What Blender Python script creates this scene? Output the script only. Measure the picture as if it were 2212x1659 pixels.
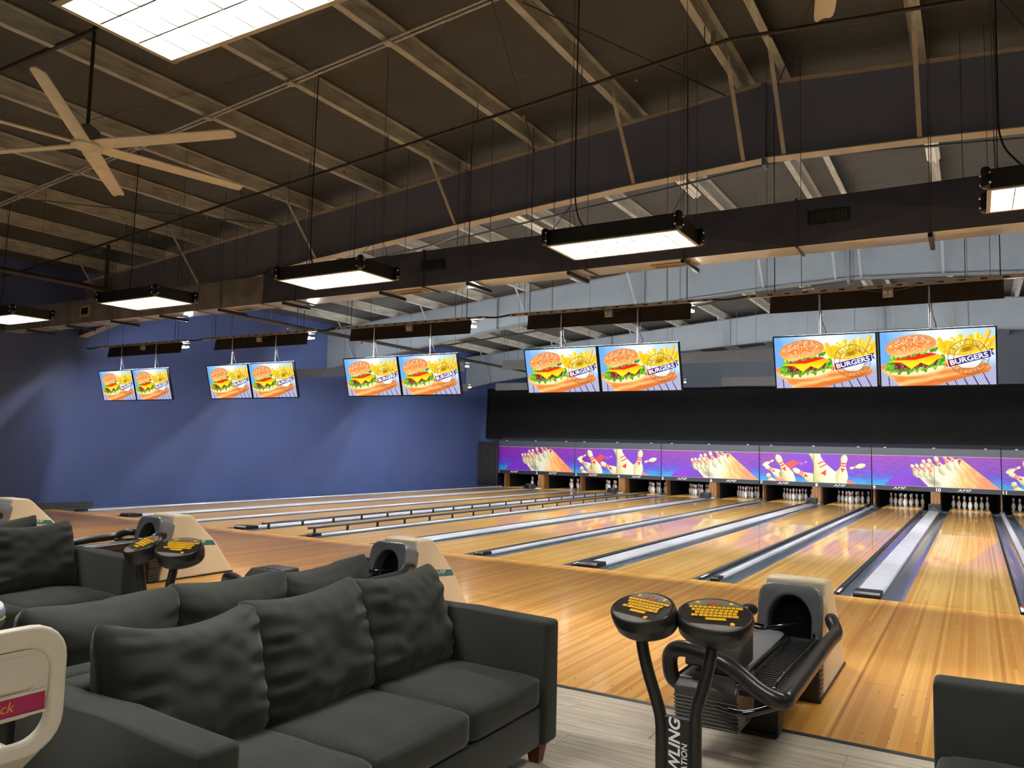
import bpy, bmesh, math, random
import numpy as np
from mathutils import Vector, Matrix, noise as mnoise

random.seed(7)
SC = bpy.context.scene
COL = SC.collection
for o in list(bpy.data.objects):
    bpy.data.objects.remove(o)

# ------------------------------------------------------------------ camera
CAM_POS = (0.171, -9.4635, 1.5468)
YAW, PITCH, ROLL, FPX = 0.53846, 0.08210, 0.02399, 1676.5
cam_d = bpy.data.cameras.new('camera')
cam = bpy.data.objects.new('camera', cam_d)
COL.objects.link(cam)
_F = Vector((-math.sin(YAW) * math.cos(PITCH), math.cos(YAW) * math.cos(PITCH), math.sin(PITCH)))
_R = Vector((math.cos(YAW), math.sin(YAW), 0))
_U = _R.cross(_F)
_R2 = _R * math.cos(ROLL) + _U * math.sin(ROLL)
_U2 = -_R * math.sin(ROLL) + _U * math.cos(ROLL)
cam.matrix_world = Matrix(((_R2.x, _U2.x, -_F.x, CAM_POS[0]), (_R2.y, _U2.y, -_F.y, CAM_POS[1]),
                           (_R2.z, _U2.z, -_F.z, CAM_POS[2]), (0, 0, 0, 1)))
cam_d.sensor_fit = 'HORIZONTAL'
cam_d.sensor_width = 36
cam_d.lens = 36 * FPX / 2212
cam_d.clip_start = 0.05
cam_d.clip_end = 200
SC.camera = cam

# ------------------------------------------------------------------ light and exposure
SC.view_settings.view_transform = 'Standard'
SC.view_settings.look = 'None'
SC.view_settings.gamma = 1
SC.view_settings.use_curve_mapping = False
SC.view_settings.exposure = 0.22
TROFFER_POWER = 58.0      # radiance of the ceiling troffers' lenses
LANE_LAMP_POWER = 260.0    # radiance of the strips behind the lane baffles
PIN_LAMP_POWER = 34.0     # radiance of the strips over the pin decks
SCREEN_POWER = 1.05
w = bpy.data.worlds.new('world')
w.use_nodes = True
w.node_tree.nodes['Background'].inputs[0].default_value = (0.9, 0.95, 1, 1)
w.node_tree.nodes['Background'].inputs[1].default_value = 0.02
SC.world = w

# ------------------------------------------------------------------ helpers
def lin(c):
    c = c / 255.0
    return c / 12.92 if c <= 0.04045 else ((c + 0.055) / 1.055) ** 2.4

def S(r, g, b):
    return (lin(r), lin(g), lin(b), 1)

class NT:
    def __init__(self, name):
        self.m = bpy.data.materials.new(name)
        self.m.use_nodes = True
        self.t = self.m.node_tree
        self.b = self.t.nodes['Principled BSDF']
    def n(self, typ, **kw):
        nd = self.t.nodes.new(typ)
        for k, v in kw.items():
            setattr(nd, k, v)
        return nd
    def l(self, a, b):
        self.t.links.new(a, b)
    def math(self, op, a, b=None):
        nd = self.n('ShaderNodeMath', operation=op)
        for i, v in enumerate((a, b)):
            if v is None: continue
            if isinstance(v, (int, float)): nd.inputs[i].default_value = v
            else: self.l(v, nd.inputs[i])
        return nd.outputs[0]
    def mix(self, fac, a, b, mode='MIX'):
        nd = self.n('ShaderNodeMix', data_type='RGBA', blend_type=mode)
        for s, v in ((nd.inputs[0], fac), (nd.inputs[6], a), (nd.inputs[7], b)):
            if isinstance(v, (int, float)): s.default_value = v
            elif isinstance(v, tuple): s.default_value = v
            else: self.l(v, s)
        return nd.outputs[2]
    def ramp(self, fac, stops):
        nd = self.n('ShaderNodeValToRGB')
        e = nd.color_ramp.elements
        while len(e) < len(stops): e.new(0.5)
        for x, (p, c) in zip(e, stops):
            x.position = p; x.color = c
        self.l(fac, nd.inputs[0])
        return nd.outputs[0]
    def noise(self, vec, scale, detail=3, rough=0.5):
        nd = self.n('ShaderNodeTexNoise')
        nd.inputs['Scale'].default_value = scale
        nd.inputs['Detail'].default_value = detail
        nd.inputs['Roughness'].default_value = rough
        if vec is not None: self.l(vec, nd.inputs['Vector'])
        return nd.outputs['Fac']
    def bump(self, h, strength, dist=0.01):
        nd = self.n('ShaderNodeBump')
        nd.inputs['Strength'].default_value = strength
        nd.inputs['Distance'].default_value = dist
        self.l(h, nd.inputs['Height'])
        self.l(nd.outputs[0], self.b.inputs['Normal'])

MATS = {}
def mat(name, col, rough=0.5, metal=0.0, spec=0.5, var=0.12, scale=6.0, bump=0.0, bscale=200.0, bdist=0.002, coat=0.0, coatr=0.05, stretch=None, sheen=0.0):
    """Principled material with a procedural noise variation of its colour and a fine bump."""
    if name in MATS: return MATS[name]
    k = NT(name)
    tc = k.n('ShaderNodeTexCoord')
    vec = tc.outputs['Object']
    if stretch:
        mp = k.n('ShaderNodeMapping'); mp.inputs['Scale'].default_value = stretch
        k.l(vec, mp.inputs['Vector']); vec = mp.outputs[0]
    f = k.noise(vec, scale)
    dark = tuple(max(0, c * (1 - var)) for c in col[:3]) + (1,)
    lite = tuple(min(1, c * (1 + var)) for c in col[:3]) + (1,)
    k.l(k.ramp(f, [(0.3, dark), (0.7, lite)]), k.b.inputs['Base Color'])
    k.b.inputs['Roughness'].default_value = rough
    k.b.inputs['Metallic'].default_value = metal
    k.b.inputs['Specular IOR Level'].default_value = spec
    k.b.inputs['Coat Weight'].default_value = coat
    k.b.inputs['Coat Roughness'].default_value = coatr
    if sheen: k.b.inputs['Sheen Weight'].default_value = sheen
    if bump:
        k.bump(k.noise(tc.outputs['Object'], bscale, 2), bump, bdist)
    MATS[name] = k.m
    return k.m

def emis(name, col, strength):
    if name in MATS: return MATS[name]
    k = NT(name)
    k.b.inputs['Base Color'].default_value = (0.8, 0.8, 0.8, 1)
    k.b.inputs['Emission Color'].default_value = col
    k.b.inputs['Emission Strength'].default_value = strength
    MATS[name] = k.m
    return k.m

def attr_mat(name, emit=0.0, rough=0.35):
    k = NT(name)
    a = k.n('ShaderNodeVertexColor'); a.layer_name = 'Col'
    k.l(a.outputs[0], k.b.inputs['Base Color'])
    k.b.inputs['Roughness'].default_value = rough
    if emit:
        k.b.inputs['Base Color'].default_value = (0.02, 0.02, 0.02, 1)
        for lk in list(k.b.inputs['Base Color'].links): k.t.links.remove(lk)
        k.l(a.outputs[0], k.b.inputs['Emission Color'])
        k.b.inputs['Emission Strength'].default_value = emit
    MATS[name] = k.m
    return k.m

def obj(name, bm, m, parent=None, loc=None, smooth=None, keep=False):
    me = bm
    if isinstance(bm, bmesh.types.BMesh):
        me = bpy.data.meshes.new(name)
        bmesh.ops.recalc_face_normals(bm, faces=bm.faces)
        bm.to_mesh(me); bm.free()
        if smooth is not None:
            for p in me.polygons: p.use_smooth = True
            me.set_sharp_from_angle(angle=math.radians(smooth))
    if m is not None and len(me.materials) == 0:
        me.materials.append(m)
    o = bpy.data.objects.new(name, me)
    COL.objects.link(o)
    if parent is not None: o.parent = parent
    if loc is not None: o.location = loc
    return o

def thing(name, label, cat, loc=(0, 0, 0), group=None):
    o = bpy.data.objects.new(name, None)
    COL.objects.link(o)
    o.location = loc; o.empty_display_size = 0.1
    return tag(o, label, cat, group)

def tag(o, label, cat, group=None):
    o['label'] = label; o['category'] = cat
    if group: o['group'] = group
    return o

def struct(o):
    o['kind'] = 'structure'
    return o

def dup(root, label, loc=None, group=None, shift=None):
    r = root.copy(); COL.objects.link(r)
    r['label'] = label
    if loc is not None: r.location = loc
    if shift is not None: r.location = Vector(root.location) + Vector(shift)
    if group: r['group'] = group
    for ch in list(root.children):
        c = ch.copy(); COL.objects.link(c); c.parent = r
        for g in list(ch.children):
            d = g.copy(); COL.objects.link(d); d.parent = c
    return r

def M(): return bmesh.new()

def box(bm, x0, x1, y0, y1, z0, z1, bev=0.0, seg=2):
    v = [bm.verts.new(p) for p in ((x0, y0, z0), (x1, y0, z0), (x1, y1, z0), (x0, y1, z0),
                                   (x0, y0, z1), (x1, y0, z1), (x1, y1, z1), (x0, y1, z1))]
    fs = [bm.faces.new([v[i] for i in q]) for q in ((0, 3, 2, 1), (4, 5, 6, 7), (0, 1, 5, 4), (1, 2, 6, 5), (2, 3, 7, 6), (3, 0, 4, 7))]
    if bev > 0:
        es = set(e for f in fs for e in f.edges)
        bmesh.ops.bevel(bm, geom=list(es), offset=bev, segments=seg, affect='EDGES', profile=0.5, clamp_overlap=True)
    return bm

def prism(bm, poly, axis, a0, a1, bev=0.0, seg=2):
    """poly: list of 2-d points in the two other axes (in x,y,z order), extruded along axis from a0 to a1."""
    def P(p, a):
        if axis == 'x': return (a, p[0], p[1])
        if axis == 'y': return (p[0], a, p[1])
        return (p[0], p[1], a)
    A = [bm.verts.new(P(p, a0)) for p in poly]
    B = [bm.verts.new(P(p, a1)) for p in poly]
    n = len(poly)
    fs = [bm.faces.new(A[::-1]), bm.faces.new(B)]
    for i in range(n):
        fs.append(bm.faces.new((A[i], A[(i + 1) % n], B[(i + 1) % n], B[i])))
    if bev > 0:
        es = set(e for f in fs for e in f.edges)
        bmesh.ops.bevel(bm, geom=list(es), offset=bev, segments=seg, affect='EDGES', profile=0.5, clamp_overlap=True)
    return bm

def tube(bm, pts, r, n=8, closed=False, caps=True):
    pts = [Vector(p) for p in pts]
    N = len(pts)
    rings = []
    prev = None
    for i, p in enumerate(pts):
        if closed: d = (pts[(i + 1) % N] - pts[i - 1])
        else: d = (pts[min(i + 1, N - 1)] - pts[max(i - 1, 0)])
        d.normalize()
        if prev is None:
            a = Vector((0, 0, 1)) if abs(d.z) < 0.9 else Vector((1, 0, 0))
            u = d.cross(a).normalized()
        else:
            u = (prev - d * prev.dot(d)).normalized()
        prev = u
        v = d.cross(u)
        rr = r[i] if isinstance(r, (list, tuple)) else r
        rings.append([bm.verts.new(p + (u * math.cos(2 * math.pi * k / n) + v * math.sin(2 * math.pi * k / n)) * rr) for k in range(n)])
    m = N if closed else N - 1
    for i in range(m):
        a, b = rings[i], rings[(i + 1) % N]
        for k in range(n):
            bm.faces.new((a[k], a[(k + 1) % n], b[(k + 1) % n], b[k]))
    if caps and not closed:
        bm.faces.new(rings[0][::-1]); bm.faces.new(rings[-1])
    return bm

def cyl(bm, p0, p1, r, n=10): return tube(bm, [p0, p1], r, n)

def smooth_path(pts, k=6):
    """Catmull-Rom through the points."""
    P = [Vector(p) for p in pts]
    out = []
    for i in range(len(P) - 1):
        p0, p1, p2, p3 = P[max(i - 1, 0)], P[i], P[i + 1], P[min(i + 2, len(P) - 1)]
        for j in range(k):
            t = j / k
            out.append(0.5 * ((2 * p1) + (p2 - p0) * t + (2 * p0 - 5 * p1 + 4 * p2 - p3) * t * t + (3 * p1 - p0 - 3 * p2 + p3) * t ** 3))
    out.append(P[-1])
    return out

def lathe(bm, prof, n=16, c=(0, 0, 0)):
    rings = []
    for r, z in prof:
        rings.append([bm.verts.new((c[0] + r * math.cos(2 * math.pi * k / n), c[1] + r * math.sin(2 * math.pi * k / n), c[2] + z)) for k in range(n)])
    for a, b in zip(rings, rings[1:]):
        for k in range(n):
            bm.faces.new((a[k], a[(k + 1) % n], b[(k + 1) % n], b[k]))
    bm.faces.new(rings[0][::-1]); bm.faces.new(rings[-1])
    return bm

def quad(bm, a, b, c, d):
    return bm.faces.new([bm.verts.new(p) for p in (a, b, c, d)])

def text_mesh(txt, size, bold=0.0, shear=0.0, xs=1.0, depth=0.0, align='CENTER', spacing=1.0):
    """Flat lettering in the local xy plane, centred, as a mesh."""
    cu = bpy.data.curves.new('lettering', 'FONT')
    cu.body = txt; cu.size = size; cu.offset = bold * size; cu.shear = shear; cu.extrude = depth
    cu.align_x = align; cu.align_y = 'CENTER'; cu.space_character = spacing
    cu.resolution_u = 3
    o = bpy.data.objects.new('lettering', cu)
    COL.objects.link(o)
    dg = bpy.context.evaluated_depsgraph_get()
    me = bpy.data.meshes.new_from_object(o.evaluated_get(dg))
    bpy.data.objects.remove(o)
    if xs != 1.0: me.transform(Matrix.Diagonal((xs, 1, 1, 1)))
    me.materials.clear()
    return me

def arc_text(txt, R, a0, a1, size, bold=0.0, inward=False):
    """Letters set round an arc of radius R from angle a0 to a1 (degrees), one mesh."""
    bm = M()
    n = len(txt)
    for i, ch in enumerate(txt):
        if ch == ' ': continue
        a = math.radians(a0 + (a1 - a0) * i / (n - 1))
        me = text_mesh(ch, size, bold)
        rot = a - math.pi / 2 if not inward else a + math.pi / 2
        me.transform(Matrix.Translation((R * math.cos(a), R * math.sin(a), 0)) @ Matrix.Rotation(rot, 4, 'Z'))
        bm.from_mesh(me)
        bpy.data.meshes.remove(me)
    me = bpy.data.meshes.new('lettering'); bm.to_mesh(me); bm.free()
    return me

# ------------------------------------------------------------------ place constants (metres; origin on the foul line at the middle of lane 10)
LW = 1.0541                  # lane width
WD, ND = 0.7293, 0.5463      # wide division (ball track) and narrow division between lanes
PITCH2 = 2 * LW + WD + ND    # one pair of lanes
def lane_c(n):
    x = 0.0
    for k in range(10, n, -1): x -= LW + (WD if k % 2 == 0 else ND)
    for k in range(10, n): x += LW + (ND if k % 2 == 0 else WD)
    return x
def pair_x(n): return lane_c(n) - LW / 2 - ND / 2      # seam left of an odd lane
WALL_X = -16.95
ROOM_R, ROOM_F, ROOM_B = 12.6, -14.0, 23.3
RIDGE_X, RIDGE_Z = -2.05, 6.27                          # top of the steel frames at the ridge
def frame_top(x): return RIDGE_Z - abs(x - RIDGE_X) / 12
MASK_Y = 16.86
ORD = ['zeroth','first','second','third','fourth','fifth','sixth','seventh','eighth','ninth','tenth','eleventh','twelfth','thirteenth']
def LN(n): return f'the {ORD[n]} lane from the blue wall'
def LP(n): return f'the {ORD[(n + 1) // 2]} lane pair from the blue wall'
APP_Y = -4.78
# ------------------------------------------------------------------ wood and floor materials
def boards_mat(name, cols, rough, coat, coatr, width=0.0272, seglen=7.0):
    k = NT(name)
    g = k.n('ShaderNodeNewGeometry')
    sp = k.n('ShaderNodeSeparateXYZ'); k.l(g.outputs['Position'], sp.inputs[0])
    b = k.math('FLOOR', k.math('DIVIDE', sp.outputs[0], width))
    wn = k.n('ShaderNodeTexWhiteNoise', noise_dimensions='1D'); k.l(b, wn.inputs['W'])
    seg = k.math('FLOOR', k.math('ADD', k.math('DIVIDE', sp.outputs[1], seglen), k.math('MULTIPLY', wn.outputs['Value'], 7.0)))
    cb = k.n('ShaderNodeCombineXYZ'); k.l(b, cb.inputs[0]); k.l(seg, cb.inputs[1])
    wn2 = k.n('ShaderNodeTexWhiteNoise', noise_dimensions='2D'); k.l(cb.outputs[0], wn2.inputs['Vector'])
    base = k.ramp(wn2.outputs['Value'], [(0.0, cols[0]), (0.35, cols[1]), (0.7, cols[2]), (1.0, cols[3])])
    mp = k.n('ShaderNodeMapping'); mp.inputs['Scale'].default_value = (60, 2.2, 1)
    k.l(g.outputs['Position'], mp.inputs['Vector'])
    gr = k.noise(mp.outputs[0], 1.0, 4, 0.6)
    grain = k.mix(k.math('MULTIPLY', gr, 0.28), base, tuple(c * 0.55 for c in cols[0][:3]) + (1,))
    fr = k.math('FRACT', k.math('DIVIDE', sp.outputs[0], width))
    line = k.math('LESS_THAN', fr, 0.04)
    k.l(k.mix(k.math('MULTIPLY', line, 0.35), grain, tuple(c * 0.3 for c in cols[0][:3]) + (1,)), k.b.inputs['Base Color'])
    k.b.inputs['Roughness'].default_value = rough
    k.b.inputs['Coat Weight'].default_value = coat
    k.b.inputs['Coat Roughness'].default_value = coatr
    k.b.inputs['Specular IOR Level'].default_value = 0.2
    MATS[name] = k.m
    return k.m

M_APPROACH = boards_mat('maple_approach_boards', [S(190, 128, 52), S(212, 152, 70), S(230, 178, 94), S(202, 140, 60)], 0.34, 0.35, 0.16)
M_LANE = boards_mat('maple_lane_boards', [S(176, 128, 58), S(198, 150, 74), S(218, 174, 96), S(186, 138, 64)], 0.4, 0.6, 0.03)

def vinyl_mat():
    k = NT('grey_vinyl_plank')
    g = k.n('ShaderNodeNewGeometry'); oi = k.n('ShaderNodeObjectInfo')
    mp = k.n('ShaderNodeMapping'); mp.inputs['Scale'].default_value = (1.6, 22, 1)
    k.l(g.outputs['Position'], mp.inputs['Vector'])
    off = k.n('ShaderNodeCombineXYZ'); k.l(k.math('MULTIPLY', oi.outputs['Random'], 40), off.inputs[0])
    k.l(off.outputs[0], mp.inputs['Location'])
    f = k.noise(mp.outputs[0], 1.3, 6, 0.62)
    c = k.ramp(f, [(0.3, S(156, 144, 126)), (0.5, S(192, 180, 160)), (0.72, S(216, 204, 184))])
    c2 = k.mix(k.math('MULTIPLY', oi.outputs['Random'], 0.25), c, S(152, 140, 124))
    k.l(c2, k.b.inputs['Base Color'])
    k.b.inputs['Roughness'].default_value = 0.45
    k.bump(f, 0.12, 0.002)
    MATS['grey_vinyl_plank'] = k.m
    return k.m
M_VINYL = vinyl_mat()

M_BLACK = mat('black_paint', S(22, 22, 23), 0.45, var=0.2)
M_BLACKG = mat('black_gloss_plastic', S(18, 18, 19), 0.12, var=0.1, coat=0.6)
M_RUBBER = mat('black_rubber', S(26, 26, 27), 0.38, var=0.15, bump=0.1)
M_CHAR = mat('charcoal_plastic', S(62, 64, 68), 0.3, var=0.08)
M_CONC = mat('grey_subfloor', S(60, 58, 55), 0.8)
M_GUTTER = mat('slate_gutter_plastic', S(84, 94, 104), 0.22, var=0.1, coat=0.3)
M_CAP = mat('silver_divider_cap', S(206, 206, 210), 0.3, metal=0.25, var=0.1, scale=3)
M_GALV = mat('galvanised_steel', S(176, 172, 168), 0.42, metal=0.25, var=0.25, scale=14)
M_PURLIN = mat('galvanised_purlin_steel', S(170, 169, 160), 0.55, metal=0.1, var=0.28, scale=5, stretch=(3, 0.6, 3))
M_DARKST = mat('dark_painted_steel', S(112, 118, 142), 0.55, var=0.08, scale=2)
M_FLANGE = mat('cream_primed_flange', S(176, 168, 152), 0.55, var=0.1, scale=4)
M_LIGHTST = mat('light_grey_painted_steel', S(104, 111, 117), 0.5, var=0.06, scale=2)
M_PIPE = mat('black_iron_pipe', S(54, 51, 48), 0.5, metal=0.3, var=0.2)
M_WIRE = mat('thin_steel_wire', S(92, 88, 80), 0.4, metal=0.7)
M_CHROME = mat('bright_chrome', S(215, 215, 218), 0.15, metal=1.0, var=0.05)
M_WHITE = mat('white_plastic', S(222, 220, 214), 0.4, var=0.05)
M_CREAM = mat('cream_plastic', S(216, 202, 170), 0.38, var=0.05, scale=3)
M_KICK = mat('worn_brown_kickback_wood', S(98, 62, 22), 0.5, var=0.45, scale=3, stretch=(6, 6, 1))

# ------------------------------------------------------------------ floor
fl = struct(obj('floor', box(M(), WALL_X - 0.2, ROOM_R, ROOM_F, ROOM_B, -0.30, -0.14), M_CONC))
# grey vinyl planks running along x, each its own piece
def plank_mesh(L, W):
    bm = M(); box(bm, 0, L - 0.002, 0, W - 0.0015, -0.14, 0.0, 0.0015, 1)
    me = bpy.data.meshes.new('plank'); bmesh.ops.recalc_face_normals(bm, faces=bm.faces); bm.to_mesh(me); bm.free(); return me
PW = 0.182
rows = 19
full = plank_mesh(1.52, PW)
for r in range(rows):
    y = APP_Y - 0.02 - PW * (r + 1)
    x = -8.6 + (r * 0.57) % 1.52 - 1.52
    while x < 2.6:
        obj('plank', full, M_VINYL, fl, (x, y, 0))
        x += 1.52
back = obj('vinyl_field', box(M(), -16.9, 12.5, -13.9, APP_Y - 0.021 - PW * rows, -0.14, -0.001), M_VINYL, fl)
obj('vinyl_field', box(M(), 4.2, 12.5, APP_Y - 0.02 - PW * rows, APP_Y - 0.021, -0.14, -0.001), M_VINYL, fl)
obj('vinyl_field', box(M(), -16.9, -10.2, APP_Y - 0.02 - PW * rows, APP_Y - 0.021, -0.14, -0.001), M_VINYL, fl)
tr = struct(obj('trim_1', prism(M(), [(APP_Y - 0.035, 0.0), (APP_Y + 0.012, 0.0), (APP_Y + 0.006, 0.006), (APP_Y - 0.012, 0.010), (APP_Y - 0.03, 0.006)], 'x', -16.9, 12.5), M_CHAR))

# ------------------------------------------------------------------ approach panels
ap = thing('bowling_approach', 'orange maple approach floor between the grey vinyl and the lanes', 'approach floor', (0, 0, 0))
g = 0.0012
for n in range(1, 13):
    c = lane_c(n)
    x0, x1 = c - LW / 2 - 0.03, c + LW / 2 + 0.03
    for a, b in ((APP_Y, -3.5), (-3.5, -1.2), (-1.2, -0.008)):
        obj('approach_panel', box(M(), x0 + g, x1 - g, a + g, b - g, -0.14, 0.0, 0.001, 1), M_APPROACH, ap)
    xr = lane_c(n + 1) - LW / 2 - 0.03
    if n < 12:
        for a, b in ((APP_Y, -2.33), (-2.33, -0.008)):
            obj('approach_panel', box(M(), x1 + g, xr - g, a + g, b - g, -0.14, 0.0, 0.001, 1), M_APPROACH, ap)
xl = lane_c(1) - LW / 2 - 0.03
for a, b in ((APP_Y, -2.33), (-2.33, -0.008)):
    obj('approach_panel', box(M(), WALL_X + 0.05, xl - g, a + g, b - g, -0.14, 0.0, 0.001, 1), M_APPROACH, ap)
# rows of tiny dark marker dots
dot = M_BLACK
dm = M(); lathe(dm, [(0.006, 0.0), (0.006, 0.0008)], 8)
dme = bpy.data.meshes.new('marker_dot'); dm.to_mesh(dme); dm.free()
for n in range(7, 12):
    for y in (-3.66, -4.58):
        for q in range(-3, 4):
            obj('marker_dot', dme, dot, ap, (lane_c(n) + q * 0.136, y, 0.0))

# ------------------------------------------------------------------ lanes
LANE_END = 19.25
tri = M(); quad(tri, (-0.012, 0, 0.0006), (0, 0, 0.0006), (0.012, 0, 0.0006), (0, 0.075, 0.0006))
trm = bpy.data.meshes.new('aim_arrow')
tri.to_mesh(trm); tri.free()
for n in range(1, 13):
    c = lane_c(n)
    t = thing('bowling_lane', f'glossy maple lane bed, {ORD[n]} bowling lane from the blue wall', 'bowling lane', (c, 0, 0), 'bowling lanes')
    cuts = [0.004, 4.4, 8.1, 11.8, 15.5, LANE_END]
    for a, b in zip(cuts, cuts[1:]):
        obj('lane_panel', box(M(), -LW / 2, LW / 2, a, b - 0.0008, -0.14, 0.0), M_LANE, t)
    for q in range(-3, 4):
        obj('aim_arrow', trm, M_BLACK, t, (q * 0.136, 4.75 - abs(q) * 0.12, 0))

# ------------------------------------------------------------------ divisions between lanes: two gutters, a cap, a nose, the return hood
def gutter_mesh(w=0.225):
    bm = M(); n = 8
    pts = []
    for i in range(n + 1):
        a = math.pi * i / n
        pts.append((-w / 2 * math.cos(a), -0.052 * math.sin(a) ** 0.8 - 0.008))
    prof = [(-w / 2, -0.004)] + pts[1:-1] + [(w / 2, -0.004), (w / 2, -0.11), (-w / 2, -0.11)]
    prism(bm, prof, 'y', 0.01, 17.6)
    return bm
GUT = bpy.data.meshes.new('gutter')
_b = gutter_mesh(); bmesh.ops.recalc_face_normals(_b, faces=_b.faces); _b.to_mesh(GUT); _b.free()
for _p in GUT.polygons: _p.use_smooth = True
GUT.set_sharp_from_angle(angle=math.radians(40))
LABEL_RED = mat('red_label', S(214, 60, 46), 0.4)
def bumper(parent, x, raised, y0=0.25):
    z = 0.085 if raised else -0.055
    k = 1.0 if raised else 0.5
    o = obj('bumper_rail', prism(M(), [(x - 0.022 * k, z), (x + 0.018 * k, z), (x + 0.022 * k, z + 0.02), (x + 0.012 * k, z + 0.038), (x - 0.018 * k, z + 0.038)], 'y', y0, 16.4), M_CHAR if raised else M_BLACK, parent)
    s = obj('sticker', box(M(), x - 0.018, x + 0.012, y0 + 0.05, y0 + 0.30, z + 0.038, z + 0.0395), M_WHITE, o)
    obj('sticker', box(M(), x - 0.018, x + 0.012, y0 + 0.30, y0 + 0.40, z + 0.038, z + 0.0395), LABEL_RED, o)
    if raised:
        y = y0 + 0.12
        while y < 16.3:
            obj('bumper_post', box(M(), x - 0.008, x + 0.008, y, y + 0.05, -0.05, z), M_BLACK, parent)
            y += 0.82
hood_prof = [(-0.20, 0.0), (-0.06, 0.15), (0.02, 0.19), (0.16, 0.19), (0.22, 0.14), (0.22, 0.0)]
def division(xc, wide, desc, sides=(True, True), bump_left=None, bump_right=None):
    w = WD if wide else ND
    t = thing('lane_divider', desc, 'lane divider', (xc, 0, 0), 'dividers between lanes')
    capw = w - 0.45
    gx = capw / 2 + 0.1125
    for s in (-1, 1):
        if (s == -1 and sides[0]) or (s == 1 and sides[1]):
            obj('gutter', GUT, M_GUTTER, t, (s * gx, 0, 0))
    cp = [(-capw / 2, -0.10), (capw / 2, -0.10), (capw / 2, 0.012), (capw / 2 - 0.012, 0.026), (-capw / 2 + 0.012, 0.026), (-capw / 2, 0.012)]
    nose = 0.34 if wide else 0.28
    body = obj('cap', prism(M(), cp, 'y', nose, 17.15), M_CAP, t)
    rise = 0.062 if wide else 0.05
    npf = [(0.02, -0.02), (0.02, 0.03), (0.06, rise), (nose, rise - 0.012), (nose, -0.02)]
    obj('end_nose', prism(M(), npf, 'x', -capw / 2, capw / 2, 0.012, 3), M_RUBBER, t, smooth=50)
    if wide:
        h = obj('return_hood', prism(M(), hood_prof, 'x', -0.15, 0.15, 0.012, 2), M_CHAR, t, (0, 16.45, 0.02), smooth=40)
        ins = M(); prism(ins, [(-0.13, 0.005), (0.13, 0.005), (0.0, 0.15)], 'y', -0.30, -0.19)
        obj('chevron_deflector', ins, M_BLACKG, h)
    else:
        obj('rear_clip', box(M(), -0.05, 0.05, 16.75, 17.05, 0.0, 0.06, 0.008, 1), M_CHAR, t)
        obj('support_rod', cyl(M(), (0, 16.8, 0.0), (0, 16.8, 0.60), 0.009, 8), M_BLACK, t)
    if bump_left is not None: bumper(t, -w / 2 + 0.035, bump_left)
    if bump_right is not None: bumper(t, w / 2 - 0.035, bump_right)
    return t
for n in range(1, 12):
    xc = (lane_c(n) + lane_c(n + 1)) / 2
    wide = n % 2 == 1
    kind = 'wide' if wide else 'narrow'
    division(xc, wide, f'{kind} silver-capped divider, {ORD[n]} between two lanes counting from the blue wall',
             bump_left=(n == 4) if n != 3 else False, bump_right=(True if n == 3 else None))
xc = lane_c(1) - LW / 2 - ND / 2
division(xc, False, 'narrow silver divider between the blue wall and the lane nearest to it', sides=(False, True))
obj('gutter_fill', box(M(), WALL_X + 0.02, xc - (ND - 0.45) / 2 - 0.001, 0.0, 17.0, -0.14, -0.002), M_GUTTER, fl)

# ------------------------------------------------------------------ walls
def wall_mat(name, c1, c2, rough=0.6):
    k = NT(name)
    g = k.n('ShaderNodeNewGeometry')
    f = k.noise(g.outputs['Position'], 0.7, 5, 0.6)
    k.l(k.ramp(f, [(0.3, c1), (0.7, c2)]), k.b.inputs['Base Color'])
    k.b.inputs['Roughness'].default_value = rough
    f2 = k.noise(g.outputs['Position'], 90, 2)
    k.bump(f2, 0.08, 0.003)
    return k.m
M_BLUE = wall_mat('royal_blue_wall_paint', S(62, 76, 120), S(68, 83, 129), 0.45)
M_GREYW = wall_mat('slate_grey_wall', S(86, 92, 104), S(94, 100, 112))
M_ROOMW = wall_mat('pale_room_wall', S(196, 190, 180), S(206, 200, 190))
struct(obj('wall_left', box(M(), WALL_X - 0.2, WALL_X, ROOM_F, ROOM_B, -0.14, frame_top(WALL_X) + 0.2), M_BLUE))
struct(obj('wall_right', box(M(), ROOM_R, ROOM_R + 0.2, ROOM_F, ROOM_B, -0.14, frame_top(ROOM_R) + 0.2), M_ROOMW))
def gable(y0, y1):
    return prism(M(), [(WALL_X - 0.2, -0.14), (ROOM_R + 0.2, -0.14), (ROOM_R + 0.2, frame_top(ROOM_R + 0.2) + 0.2), (RIDGE_X, RIDGE_Z + 0.2), (WALL_X - 0.2, frame_top(WALL_X - 0.2) + 0.2)], 'y', y0, y1)
struct(obj('wall_back', gable(ROOM_B, ROOM_B + 0.2), M_GREYW))
struct(obj('wall_front', gable(ROOM_F - 0.2, ROOM_F), M_ROOMW))
struct(obj('baseboard_left', box(M(), WALL_X, WALL_X + 0.02, ROOM_F, 0.9, 0.0, 0.13), mat('dark_baseboard', S(58, 56, 58), 0.5)))

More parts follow.
